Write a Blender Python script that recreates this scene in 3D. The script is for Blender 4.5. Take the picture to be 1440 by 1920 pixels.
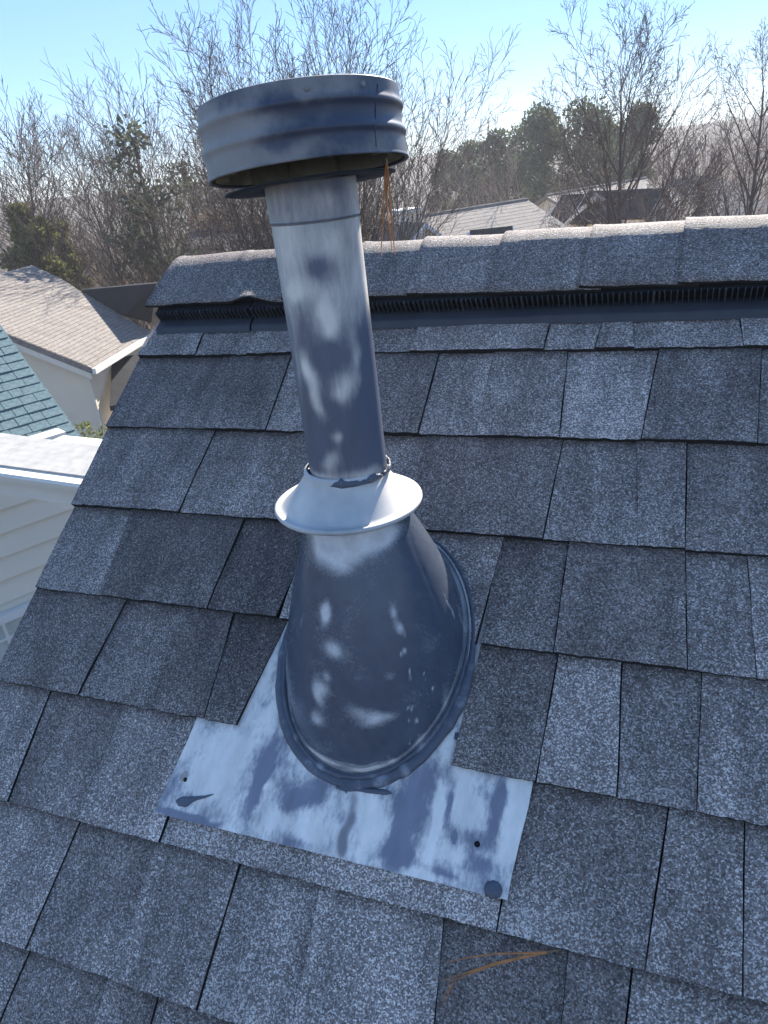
import bpy, math, random
import numpy as np
from mathutils import Vector, Matrix, noise
from mathutils.bvhtree import BVHTree

random.seed(7)
RNG = np.random.default_rng(7)
scene = bpy.context.scene
COL = scene.collection
for o in list(bpy.data.objects):
    bpy.data.objects.remove(o)

# ------------------------------------------------------------------ camera
CAMZ = 9.0
CAM = Vector((0.0, 0.0, CAMZ))
F_PX = 1412.0                                   # focal length for a 1440 x 1920 picture
CR = Vector((0.99337499, -0.04874838, -0.10406595))
CU = Vector((0.11491791, 0.42139139, 0.89956833))
CF = Vector((0.0, 0.90556772, -0.42420173))
cam = bpy.data.cameras.new('camera')
cam_o = bpy.data.objects.new('camera', cam)
COL.objects.link(cam_o)
cam_o.matrix_world = Matrix(((CR.x, CU.x, -CF.x, CAM.x), (CR.y, CU.y, -CF.y, CAM.y), (CR.z, CU.z, -CF.z, CAM.z), (0, 0, 0, 1)))
cam.sensor_fit = 'VERTICAL'
cam.sensor_height = 24.0
cam.lens = F_PX / 1920.0 * 24.0
cam.clip_start = 0.02
cam.clip_end = 6000.0
scene.camera = cam_o

# ------------------------------------------------------------------ sky and sun
SUN_AZ, SUN_EL = math.radians(27.0), math.radians(33.0)
world = bpy.data.worlds.new('World')
scene.world = world
world.use_nodes = True
wn = world.node_tree.nodes
wl = world.node_tree.links
bg = wn['Background']
sky = wn.new('ShaderNodeTexSky')
sky.sky_type = 'NISHITA'
sky.sun_disc = False
sky.sun_elevation = SUN_EL
sky.sun_rotation = SUN_AZ
sky.altitude = 3000.0
sky.air_density = 1.0
sky.dust_density = 0.0
sky.ozone_density = 7.5
gam = wn.new('ShaderNodeGamma')                 # one tone curve for the whole sky, as the phone's picture has
gam.inputs['Gamma'].default_value = 0.40
hsv = wn.new('ShaderNodeHueSaturation')
hsv.inputs['Saturation'].default_value = 1.5
hsv.inputs['Hue'].default_value = 0.512
wl.new(sky.outputs['Color'], gam.inputs['Color'])
wl.new(gam.outputs['Color'], hsv.inputs['Color'])
wl.new(hsv.outputs['Color'], bg.inputs['Color'])
bg.inputs['Strength'].default_value = 0.15
sun = bpy.data.lights.new('sun', 'SUN')
sun.energy = 3.1
sun.angle = math.radians(0.5)
sun.color = (1.0, 0.94, 0.85)
sun_o = bpy.data.objects.new('sun', sun)
COL.objects.link(sun_o)
SUN_DIR = Vector((math.sin(SUN_AZ) * math.cos(SUN_EL), math.cos(SUN_AZ) * math.cos(SUN_EL), math.sin(SUN_EL)))
sun_o.rotation_euler = SUN_DIR.to_track_quat('Z', 'Y').to_euler()
sun_o.location = (0, 0, 60)
scene.view_settings.view_transform = 'Standard'
scene.view_settings.look = 'None'
scene.view_settings.gamma = 1.0
scene.view_settings.exposure = 2.15
scene.cycles.max_bounces = 6
scene.cycles.diffuse_bounces = 3
scene.cycles.glossy_bounces = 3
scene.cycles.use_denoising = True


# ------------------------------------------------------------------ places: rays through the photograph, roof frame
def ray(px, py):
    return (CF + CR * ((px - 720.0) / F_PX) - CU * ((py - 960.0) / F_PX)).normalized()

def at(px, py, hd):
    """the point seen at pixel px, py at the horizontal distance hd"""
    r = ray(px, py)
    return CAM + r * (hd / math.hypot(r.x, r.y))

def at_z(px, py, z):
    r = ray(px, py)
    return CAM + r * ((z - CAMZ) / r.z)

def on_plane(px, py, p0, n):
    r = ray(px, py)
    return CAM + r * ((p0 - CAM).dot(n) / r.dot(n))

RU = Vector((0.91826554, -0.39596515, 0.0))
RV = Vector((0.31887984, 0.73950034, 0.59283631))
RN = Vector((-0.23474252, -0.54438115, 0.80532299))
ROOF_D = 0.8421261944630204
RO = CAM - RN * ROOF_D
ROOF = Matrix(((RU.x, RV.x, RN.x, RO.x), (RU.y, RV.y, RN.y, RO.y), (RU.z, RV.z, RN.z, RO.z), (0, 0, 0, 1)))
def roof_pt(px, py, n=0.0):
    p = on_plane(px, py, RO + RN * n, RN)
    d = p - RO
    return d.dot(RU), d.dot(RV)

# ------------------------------------------------------------------ mesh helpers
WM = {}
def empty(name, label, cat, loc, group=None):
    o = bpy.data.objects.new(name, None)
    o.empty_display_size = 0.1
    COL.objects.link(o)
    o.location = loc
    WM[o] = Matrix.Translation(loc)
    o['label'] = label
    o['category'] = cat
    if group:
        o['group'] = group
    return o

def link(o, parent, M):
    COL.objects.link(o)
    WM[o] = M.copy()
    if parent is not None:
        o.parent = parent
        o.matrix_basis = WM[parent].inverted() @ M
    else:
        o.matrix_basis = M
    return o

def mk(name, verts, faces, mats, parent=None, M=Matrix(), attrs=None, smooth=False, mat_idx=None, kind=None):
    me = bpy.data.meshes.new(name)
    if isinstance(verts, np.ndarray):
        verts = verts.tolist()
    if isinstance(faces, np.ndarray):
        faces = faces.tolist()
    me.from_pydata(verts, [], faces)
    for m in (mats if isinstance(mats, (list, tuple)) else [mats]):
        me.materials.append(m)
    if mat_idx is not None:
        me.polygons.foreach_set('material_index', mat_idx)
    if attrs:
        for k, v in attrs.items():
            a = me.attributes.new(k, 'FLOAT', 'POINT')
            a.data.foreach_set('value', np.asarray(v, dtype=np.float32))
    if smooth:
        me.polygons.foreach_set('use_smooth', [True] * len(me.polygons))
    me.update()
    o = bpy.data.objects.new(name, me)
    if kind:
        o['kind'] = kind
    return link(o, parent, M)

class Geo:
    """collects boxes, prisms and tubes for ONE mesh"""
    def __init__(s):
        s.v, s.f = [], []
    def add(s, v, f):
        b = len(s.v)
        s.v += [tuple(x) for x in v]
        s.f += [tuple(i + b for i in q) for q in f]
        return s
    def box(s, c, ex, ey, ez):
        c, ex, ey, ez = Vector(c), Vector(ex), Vector(ey), Vector(ez)
        v = [c + ex * a + ey * b + ez * d for d in (-.5, .5) for b in (-.5, .5) for a in (-.5, .5)]
        return s.add(v, [(0, 2, 3, 1), (4, 5, 7, 6), (0, 1, 5, 4), (2, 6, 7, 3), (0, 4, 6, 2), (1, 3, 7, 5)])
    def prism(s, poly, d):
        """a flat polygon given thickness along the vector d"""
        poly = [Vector(p) for p in poly]
        d = Vector(d)
        n = len(poly)
        v = poly + [p + d for p in poly]
        f = [tuple(range(n)), tuple(range(2 * n - 1, n - 1, -1))] + [(i, i + n, (i + 1) % n + n, (i + 1) % n) for i in range(n)]
        return s.add(v, f)
    def tube(s, pts, rads, k=6, cap=True):
        pts = [Vector(p) for p in pts]
        if not isinstance(rads, (list, tuple)):
            rads = [rads] * len(pts)
        v, f = [], []
        up = Vector((0.123, 0.45, 0.88)).normalized()
        for i, p in enumerate(pts):
            t = (pts[min(i + 1, len(pts) - 1)] - pts[max(i - 1, 0)]).normalized()
            a = t.cross(up)
            if a.length < 1e-3:
                a = t.cross(Vector((1, 0, 0)))
            a.normalize()
            b = t.cross(a)
            for j in range(k):
                w = 2 * math.pi * j / k
                v.append(p + (a * math.cos(w) + b * math.sin(w)) * rads[i])
        for i in range(len(pts) - 1):
            for j in range(k):
                f.append((i * k + j, i * k + (j + 1) % k, (i + 1) * k + (j + 1) % k, (i + 1) * k + j))
        if cap:
            f.append(tuple(range(k)))
            f.append(tuple(range(len(pts) * k - 1, (len(pts) - 1) * k - 1, -1)))
        return s.add(v, f)
    def build(s, name, mat, parent=None, M=Matrix(), smooth=False, kind=None):
        return mk(name, s.v, s.f, mat, parent, M, smooth=smooth, kind=kind)

def grid_faces(nx, ny, wrap=False):
    """faces of a grid of ny rows of nx vertices"""
    f = []
    for j in range(ny - 1):
        for i in range(nx if wrap else nx - 1):
            i2 = (i + 1) % nx
            f.append((j * nx + i, j * nx + i2, (j + 1) * nx + i2, (j + 1) * nx + i))
    return f

def fbm(x, y, z, s, o=4):
    return noise.fractal(Vector((x * s, y * s, z * s)), 1.0, 2.0, o)

def sstep(a, b, x):
    t = min(1.0, max(0.0, (x - a) / (b - a)))
    return t * t * (3 - 2 * t)

# ------------------------------------------------------------------ materials
def new_mat(name, rough=0.8, metal=0.0, spec=0.5):
    m = bpy.data.materials.new(name)
    m.use_nodes = True
    b = m.node_tree.nodes['Principled BSDF']
    b.inputs['Roughness'].default_value = rough
    b.inputs['Metallic'].default_value = metal
    b.inputs['Specular IOR Level'].default_value = spec
    return m, m.node_tree.nodes, m.node_tree.links, b

def ramp(nodes, stops, interp='LINEAR'):
    r = nodes.new('ShaderNodeValToRGB')
    r.color_ramp.interpolation = interp
    while len(r.color_ramp.elements) < len(stops):
        r.color_ramp.elements.new(0.5)
    for e, (p, c) in zip(r.color_ramp.elements, stops):
        e.position = p
        e.color = (*c, 1.0) if len(c) == 3 else c
    return r

def math_n(nodes, links, op, a, b=None, c=None, clamp=False):
    n = nodes.new('ShaderNodeMath')
    n.operation = op
    n.use_clamp = clamp
    for i, x in enumerate((a, b, c)):
        if x is None:
            continue
        if hasattr(x, 'is_output'):
            links.new(x, n.inputs[i])
        else:
            n.inputs[i].default_value = x
    return n.outputs[0]

def mix_c(nodes, links, fac, a, b, mode='MIX'):
    n = nodes.new('ShaderNodeMix')
    n.data_type = 'RGBA'
    n.blend_type = mode
    for s, x in ((n.inputs[0], fac), (n.inputs[6], a), (n.inputs[7], b)):
        if hasattr(x, 'is_output'):
            links.new(x, s)
        elif isinstance(x, (int, float)):
            s.default_value = x
        else:
            s.default_value = (*x, 1.0)
    return n.outputs[2]

def noise_t(nodes, links, vec, scale, detail=4.0, rough=0.55):
    n = nodes.new('ShaderNodeTexNoise')
    n.inputs['Scale'].default_value = scale
    n.inputs['Detail'].default_value = detail
    n.inputs['Roughness'].default_value = rough
    if vec is not None:
        links.new(vec, n.inputs['Vector'])
    return n.outputs['Fac']

def bump(nodes, links, b, h, strength, dist):
    n = nodes.new('ShaderNodeBump')
    n.inputs['Strength'].default_value = strength
    n.inputs['Distance'].default_value = dist
    links.new(h, n.inputs['Height'])
    links.new(n.outputs['Normal'], b.inputs['Normal'])

def granule_mat(name, scale=680.0, gain=1.0):
    """asphalt shingle: mineral chips of several greys, per-piece tone in the object colour, grime at attribute 'dirt'"""
    m, nd, lk, b = new_mat(name, 0.75, 0.0, 0.45)
    tc = nd.new('ShaderNodeTexCoord')
    oi = nd.new('ShaderNodeObjectInfo')
    off = math_n(nd, lk, 'MULTIPLY', oi.outputs['Random'], 31.0)
    va = nd.new('ShaderNodeVectorMath')
    va.operation = 'ADD'
    lk.new(tc.outputs['Object'], va.inputs[0])
    lk.new(off, va.inputs[1])
    vec = va.outputs[0]
    vo = nd.new('ShaderNodeTexVoronoi')
    vo.inputs['Scale'].default_value = scale
    lk.new(vec, vo.inputs['Vector'])
    sc = nd.new('ShaderNodeSeparateColor')
    lk.new(vo.outputs['Color'], sc.inputs[0])
    big = noise_t(nd, lk, vec, 13.0, 3.0, 0.5)
    t = math_n(nd, lk, 'MULTIPLY_ADD', big, 0.36, -0.18)
    lowa = nd.new('ShaderNodeAttribute')          # the lower half of a tab has lost its dark chips
    lowa.attribute_name = 'low'
    t = math_n(nd, lk, 'MULTIPLY_ADD', lowa.outputs['Fac'], math_n(nd, lk, 'MULTIPLY_ADD', big, 0.5, -0.08), t)
    t = math_n(nd, lk, 'ADD', sc.outputs[0], t)
    sx = nd.new('ShaderNodeSeparateColor')
    lk.new(oi.outputs['Color'], sx.inputs[0])
    t = math_n(nd, lk, 'ADD', t, sx.outputs[1])
    t = math_n(nd, lk, 'SUBTRACT', t, 0.5, clamp=True)
    g = gain
    r = ramp(nd, [(0.0, (.034 * g, .028 * g, .0245 * g)), (0.22, (.059 * g, .0485 * g, .0425 * g)), (0.60, (.098 * g, .081 * g, .071 * g)),
                  (0.84, (.148 * g, .124 * g, .110 * g)), (0.99, (.26 * g, .235 * g, .21 * g))])
    lk.new(t, r.inputs[0])
    tone = nd.new('ShaderNodeCombineColor')
    for i in range(3):
        lk.new(sx.outputs[0], tone.inputs[i])
    c = mix_c(nd, lk, 1.0, r.outputs[0], tone.outputs[0], 'MULTIPLY')
    # sparse larger pale chips
    v2 = nd.new('ShaderNodeTexVoronoi')
    v2.inputs['Scale'].default_value = scale * .56
    lk.new(vec, v2.inputs['Vector'])
    s2 = nd.new('ShaderNodeSeparateColor')
    lk.new(v2.outputs['Color'], s2.inputs[0])
    chip = math_n(nd, lk, 'MULTIPLY', math_n(nd, lk, 'GREATER_THAN', s2.outputs[0], .885), math_n(nd, lk, 'LESS_THAN', v2.outputs['Distance'], .46))
    c = mix_c(nd, lk, math_n(nd, lk, 'MULTIPLY', chip, .8), c, mix_c(nd, lk, s2.outputs[1], (.30, .27, .25), (.50, .46, .43)))
    # worn bare streaks running down the slope
    mp = nd.new('ShaderNodeMapping')
    mp.inputs['Scale'].default_value = (26, 5, 5)
    lk.new(vec, mp.inputs['Vector'])
    st = noise_t(nd, lk, mp.outputs[0], 1.0, 4.0, .6)
    sm = nd.new('ShaderNodeMapRange')
    sm.inputs[1].default_value, sm.inputs[2].default_value, sm.inputs[3].default_value, sm.inputs[4].default_value = .30, .68, .66, 1.18
    lk.new(st, sm.inputs[0])
    sv = nd.new('ShaderNodeCombineColor')
    for i in range(3):
        lk.new(sm.outputs[0], sv.inputs[i])
    c = mix_c(nd, lk, 1.0, c, sv.outputs[0], 'MULTIPLY')
    # warm or cool chips
    c = mix_c(nd, lk, math_n(nd, lk, 'MULTIPLY', sc.outputs[2], 0.35), c, mix_c(nd, lk, 1.0, c, (1.15, .98, .86), 'MULTIPLY'))
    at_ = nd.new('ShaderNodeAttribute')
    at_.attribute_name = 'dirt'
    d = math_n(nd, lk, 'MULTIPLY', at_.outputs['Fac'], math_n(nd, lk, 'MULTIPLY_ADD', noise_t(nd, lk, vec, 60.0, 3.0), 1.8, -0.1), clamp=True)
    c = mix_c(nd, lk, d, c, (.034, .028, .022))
    lk.new(c, b.inputs['Base Color'])
    h = math_n(nd, lk, 'ADD', math_n(nd, lk, 'MULTIPLY', vo.outputs['Distance'], -0.7), math_n(nd, lk, 'MULTIPLY', sc.outputs[1], 0.5))
    bump(nd, lk, b, h, 0.85, 0.0022)
    return m

M_GRAN = granule_mat('asphalt_granules', gain=2.8)
M_EDGE, nd, lk, b = new_mat('shingle_cut_edge', 0.95)
b.inputs['Base Color'].default_value = (.022, .019, .016, 1)
M_DECK, nd, lk, b = new_mat('roof_underlay', 0.95)
b.inputs['Base Color'].default_value = (.018, .017, .017, 1)

def plain(name, c, rough=0.7, var=0.25, scale=6.0, metal=0.0, spec=0.4, bumps=0.0):
    m, nd, lk, b = new_mat(name, rough, metal, spec)
    tc = nd.new('ShaderNodeTexCoord')
    n = noise_t(nd, lk, tc.outputs['Object'], scale, 6.0, 0.65)
    r = ramp(nd, [(0.25, tuple(x * (1 - var) for x in c)), (0.75, tuple(x * (1 + var) for x in c))])
    lk.new(n, r.inputs[0])
    lk.new(r.outputs[0], b.inputs['Base Color'])
    if bumps:
        bump(nd, lk, b, n, bumps, 0.02)
    return m

def worn_mat(name, dark, light, rough_d, rough_l, metal_d=0.0, fine=180.0, fine_amp=0.35, sharp=(0.35, 0.65), third=None, stretch=(1, 1, 1), bumps=0.15):
    """a surface with two coats: attribute 'wear' says how much of the light one shows, fine noise breaks its edge; 'stain' brings a third colour"""
    m, nd, lk, b = new_mat(name, 0.5, 0.0, 0.5)
    tc = nd.new('ShaderNodeTexCoord')
    mp = nd.new('ShaderNodeMapping')
    mp.inputs['Scale'].default_value = stretch
    lk.new(tc.outputs['Object'], mp.inputs['Vector'])
    vec = mp.outputs[0]
    f1 = noise_t(nd, lk, vec, fine, 6.0, 0.7)
    f2 = noise_t(nd, lk, vec, fine * 0.22, 4.0, 0.6)
    at_ = nd.new('ShaderNodeAttribute')
    at_.attribute_name = 'wear'
    w = math_n(nd, lk, 'ADD', at_.outputs['Fac'], math_n(nd, lk, 'MULTIPLY_ADD', f1, fine_amp * 2, -fine_amp))
    mr = nd.new('ShaderNodeMapRange')
    mr.interpolation_type = 'SMOOTHSTEP'
    mr.inputs[1].default_value, mr.inputs[2].default_value = sharp
    lk.new(w, mr.inputs[0])
    fac = mr.outputs[0]
    v = math_n(nd, lk, 'MULTIPLY_ADD', f2, 0.7, 0.65)
    cc = nd.new('ShaderNodeCombineColor')
    for i in range(3):
        lk.new(v, cc.inputs[i])
    c = mix_c(nd, lk, fac, dark, light)
    c = mix_c(nd, lk, 1.0, c, cc.outputs[0], 'MULTIPLY')
    if third:
        a2 = nd.new('ShaderNodeAttribute')
        a2.attribute_name = 'stain'
        s = math_n(nd, lk, 'ADD', a2.outputs['Fac'], math_n(nd, lk, 'MULTIPLY_ADD', f1, 0.5, -0.25))
        m2 = nd.new('ShaderNodeMapRange')
        m2.interpolation_type = 'SMOOTHSTEP'
        m2.inputs[1].default_value, m2.inputs[2].default_value = 0.3, 0.7
        lk.new(s, m2.inputs[0])
        c = mix_c(nd, lk, m2.outputs[0], c, third)
    lk.new(c, b.inputs['Base Color'])
    lk.new(math_n(nd, lk, 'MULTIPLY_ADD', fac, rough_l - rough_d, rough_d), b.inputs['Roughness'])
    lk.new(math_n(nd, lk, 'MULTIPLY_ADD', fac, -metal_d, metal_d), b.inputs['Metallic'])
    if bumps:
        bump(nd, lk, b, f1, bumps, 0.0012)
    return m

# ------------------------------------------------------------------ ground
def ground_z(x, y):
    r = math.hypot(x, y)
    az = math.degrees(math.atan2(x, y))
    z = -0.2 + 0.4 * noise.noise(Vector((x * .02, y * .02, 1.3)))
    z -= 3.6 * sstep(28, 90, r)
    front = sstep(95, 60, abs(az))
    z += front * sstep(15, 30, az) * .8 * sstep(150, 320, r)
    z += front * sstep(-5, -30, az) * .5 * sstep(120, 300, r)
    z += sstep(60, 200, r) * 2.0 * noise.noise(Vector((x * .006, y * .006, 4.1)))
    return z

M_SOIL, nd, lk, b = new_mat('leaf_litter_ground', 0.95, 0, 0.1)
tc = nd.new('ShaderNodeTexCoord')
n1 = noise_t(nd, lk, tc.outputs['Object'], 0.12, 8, 0.7)
n2 = noise_t(nd, lk, tc.outputs['Object'], 3.0, 6, 0.7)
r1 = ramp(nd, [(0.35, (.045, .042, .030)), (0.5, (.080, .066, .052)), (0.65, (.12, .092, .070))])
lk.new(n1, r1.inputs[0])
r2 = ramp(nd, [(0.3, (.5, .5, .5)), (0.75, (1.25, 1.2, 1.15))])
lk.new(n2, r2.inputs[0])
lk.new(mix_c(nd, lk, 1.0, r1.outputs[0], r2.outputs[0], 'MULTIPLY'), b.inputs['Base Color'])
vs, NA = [(0, 0, ground_z(0, 0))], 144
rads = [4 * 1.11 ** i for i in range(66)]
for r in rads:
    for k in range(NA):
        a = 2 * math.pi * k / NA
        x, y = r * math.sin(a), r * math.cos(a)
        vs.append((x, y, ground_z(x, y)))
fs = [(0, 1 + (k + 1) % NA, 1 + k) for k in range(NA)]
for i in range(len(rads) - 1):
    for k in range(NA):
        a0, a1 = 1 + i * NA + k, 1 + i * NA + (k + 1) % NA
        fs.append((a0, a1, a1 + NA, a0 + NA))
mk('ground', vs, fs, M_SOIL, smooth=True, kind='structure')

# ------------------------------------------------------------------ our own house with the shingled roof
M_SIDING_OWN = plain('own_siding_paint', (.55, .52, .46), 0.6, 0.08, 3)
EAVE_V, RIDGE_V, RAKE_U, FAR_U = -4.6, 0.905, -0.866, 7.0
house_base = RO + RU * 3.0 + RV * RIDGE_V
house = empty('shingled_house', 'house with steep dark grey shingled roof filling the foreground, gable edge at left', 'house', (house_base.x, house_base.y, ground_z(house_base.x, house_base.y)))
g = Geo()
g.prism([(RAKE_U + .012, EAVE_V, -.004), (FAR_U, EAVE_V, -.004), (FAR_U, RIDGE_V, -.004), (RAKE_U + .012, RIDGE_V, -.004)], (0, 0, -.10))
g.build('roof_deck', M_DECK, house, ROOF)
# far slope, built in the roof frame: it turns down by twice the pitch
PITCH = math.asin(RV.z)
fd = Vector((0, math.cos(2 * PITCH), -math.sin(2 * PITCH)))
fn = Vector((0, math.sin(2 * PITCH), math.cos(2 * PITCH)))
A = Vector((RAKE_U + .012, RIDGE_V + .004, -.004)) - fn * .002
B = Vector((FAR_U, RIDGE_V + .004, -.004)) - fn * .002
far = Geo().prism([A, B, B + fd * 5.5, A + fd * 5.5], fn * -.08).build('rear_roof_slope', M_GRAN, house, ROOF)
far.color = (0.9, 0.5, 0, 1)
# gable wall below the left rake, down to the ground, and the long walls
w0 = Vector((RAKE_U + .32, EAVE_V + .35, -.13)); w1 = Vector((RAKE_U + .32, RIDGE_V, -.16)); w2 = w1 + fd * 5.1
P0, P1, P2 = ROOF @ w0, ROOF @ w1, ROOF @ w2
long_u = RU * (FAR_U - RAKE_U - .7)
Gd = lambda p: Vector((p.x, p.y, ground_z(p.x, p.y) - .6))
Geo().prism([Gd(P0), P0, P1, P2, Gd(P2)], long_u).build('wall', M_SIDING_OWN, house)
g = Geo()
g.prism([(RAKE_U + .012, EAVE_V, -.0045), (RAKE_U + .012, RIDGE_V - .01, -.0045), (RAKE_U + .012, RIDGE_V - .03, -.16), (RAKE_U + .012, EAVE_V, -.16)], (-.018, 0, 0))
g.build('rake_board', plain('rake_board_paint', (.62, .60, .56), 0.5, 0.06), house, ROOF)

# --- shingle courses: (lower edge v, cuts seen in the photograph as u at mid height)
COURSE_V = [-.3125, -.1706, -.0293, .1152, .2557, .3955, .5419, .6868, .760]
CUTS = {
    7: [-.762, -.659, -.52, -.379, -.181, -.110, -.067, .066],
    6: [-.689, -.579, -.455, -.336, -.254, -.147, -.038, .089],
    5: [-.850, -.672, -.53, -.43, -.324, -.143, -.043, .012],
    4: [-.758, -.570, -.462, -.20, -.116, .019, .084],
    3: [-.839, -.717, -.613, -.530, -.467, -.205, -.114, -.039, .038],
    2: [-.771, -.652, -.530, -.342, -.133, .007, .081],
    1: [-.656, -.536, -.427, -.323, -.183, -.067, -.013],
    0: [-.660, -.541, -.474, -.30, -.18, -.05],
}
EXTRA = {-1: -.4550, -2: -.5975, -3: -.740}
TONE = {  # (course, piece) -> tone, share of light chips (read off the photograph)
    (2, 0): (1.0, .52), (2, 1): (.95, .44), (2, 2): (1.0, .50), (2, 3): (1.0, .60), (2, 4): (1.05, .62), (2, 5): (.9, .52), (2, 6): (.85, .50), (2, 7): (1.0, .56),
    (1, 0): (1.0, .50), (1, 1): (.95, .52), (1, 2): (.92, .46), (1, 3): (.95, .58), (1, 4): (1.05, .58), (1, 5): (.85, .44), (1, 6): (.8, .42), (1, 7): (1.0, .54),
    (3, 0): (1.0, .56), (3, 1): (.9, .48), (3, 2): (1.0, .54), (3, 3): (.9, .43), (3, 4): (.85, .40), (3, 6): (.85, .50), (3, 7): (1.2, .66), (3, 8): (.95, .52), (3, 9): (1.0, .55),
    (4, 0): (1.1, .58), (4, 1): (.8, .42), (4, 2): (.75, .38), (6, 4): (1.1, .6), (6, 5): (.95, .52), (6, 6): (1.25, .66), (6, 7): (.8, .46), (6, 8): (.95, .5), (6, 3): (.8, .44), (6, 0): (.85, .42), (6, 1): (.75, .40),
    (5, 5): (.85, .46), (5, 6): (1.0, .54), (5, 7): (.95, .5), (7, 0): (.95, .5), (7, 1): (1.0, .5), (7, 5): (1.05, .58), (7, 6): (1.0, .56), (7, 7): (1.1, .58), (7, 8): (1.1, .58),
}

def shingle(v0, v1, b0, b1, t0, t1, tab, tone, lift=0.0, seed=0, gap=(.0004, .0004)):
    w = b1 - b0
    nx, ny = max(9, int(w / .0065)), 6
    uc, vc = (b0 + b1) / 2, (v0 + v1) / 2
    e = v1 + .016
    V, D, LO = [], [], []
    for j in range(ny):
        fj = j / (ny - 1)
        for i in range(nx):
            fi = i / (nx - 1)
            v = v0 + (e - v0) * fj
            fv = min(1.15, (v - v0) / (v1 - v0))
            u = (b0 + gap[0]) * (1 - fi) + (b1 - gap[1]) * fi
            ut = (t0 + gap[0]) * (1 - fi) + (t1 - gap[1]) * fi
            u = u + (ut - u) * fv
            if i in (0, nx - 1):
                u += .0012 * noise.noise(Vector((u * 90, v * 160, seed)))
            if j == 0:
                v += .0010 * noise.noise(Vector((u * 40, seed * 3.1, 2.0))) + .0016 * noise.noise(Vector((u * 330, seed * 1.7, 7.0)))
            h = .0092 + (.0018 - .0092) * fv + tab + lift * max(0, 1 - fv * 1.3) + .0012 * noise.noise(Vector((u * 16, v * 16, seed)))
            if j == 0:
                h -= .0008
            V.append((u - uc, v - vc, h))
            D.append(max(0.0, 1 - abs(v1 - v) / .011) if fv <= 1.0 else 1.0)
            LO.append(max(0.0, 1 - fv * 1.25) * (.3 + .7 * ((seed * 37) % 10) / 9))
    nt = len(V)
    Fc = grid_faces(nx, ny)
    mi = [0] * len(Fc)
    ring = [i for i in range(nx)] + [j * nx + nx - 1 for j in range(1, ny)] + [(ny - 1) * nx + i for i in range(nx - 2, -1, -1)] + [j * nx for j in range(ny - 2, 0, -1)]
    for k in ring:
        x, y, z = V[k]
        V.append((x, y, min(z - .004, -.001)))
        D.append(1.0)
        LO.append(0)
    n = len(ring)
    for k in range(n):
        k2 = (k + 1) % n
        Fc.append((ring[k2], ring[k], nt + k, nt + k2))
        mi.append(1)
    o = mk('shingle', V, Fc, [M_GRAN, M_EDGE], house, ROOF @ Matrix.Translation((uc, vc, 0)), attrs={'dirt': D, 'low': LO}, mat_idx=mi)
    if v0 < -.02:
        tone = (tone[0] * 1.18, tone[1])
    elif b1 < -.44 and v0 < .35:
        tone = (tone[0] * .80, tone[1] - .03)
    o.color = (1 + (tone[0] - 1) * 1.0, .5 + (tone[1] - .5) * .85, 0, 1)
    return o

rr = random.Random(11)
for c in sorted(list(CUTS) + list(EXTRA)):
    if c >= 0:
        v0, v1 = COURSE_V[c], COURSE_V[c + 1]
        cuts = list(CUTS[c])
    else:
        v0 = EXTRA[c]
        v1 = v0 + .1425
        cuts = []
        u = -.78 + rr.random() * .1
        while u < .2:
            cuts.append(u)
            u += rr.uniform(.08, .2)
    rake = RAKE_U - .010 - rr.uniform(-.001, .003)
    if not cuts or cuts[0] > rake + .03:
        pass
    lo = [rake]
    u = cuts[-1]
    n_seen = len(cuts)
    while u < .62:
        u += rr.uniform(.075, .21)
        cuts.append(u)
    edges = lo + cuts
    sl = [rr.uniform(-.007, .007) for _ in edges]
    sl[0] = 0
    gaps = [rr.choice((.0003, .0005, .0008)) for _ in edges]
    tabbed = rr.random() < .5
    for i in range(len(edges) - 1):
        b0, b1 = edges[i], edges[i + 1]
        tabbed = not tabbed
        if c == 3 and (b0, b1) == (-.467, -.205):
            continue
        s0, s1 = sl[i], sl[i + 1]
        lift = 0.0
        if c == 3 and (b1 == -.467 or b0 == -.205):
            s1, lift = (.012, .003) if b1 == -.467 else (s1, .003)
            if b0 == -.205:
                s0 = .004
        if c == 4 and b1 == -.462:
            s1, lift = .006, .002
        if c == 4 and b0 == -.20:
            s0 = .0
        tone = TONE.get((c, i), (rr.uniform(.82, 1.12), rr.uniform(.43, .60)))
        tone = (tone[0] * (1.06 if tabbed else .93), tone[1])
        shingle(v0, v1, b0 - s0, b1 - s1, b0 + s0, b1 + s1, rr.uniform(.0020, .0032) if tabbed else 0.0, tone, lift, seed=c * 31 + i, gap=(gaps[i], gaps[i + 1]))

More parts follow.
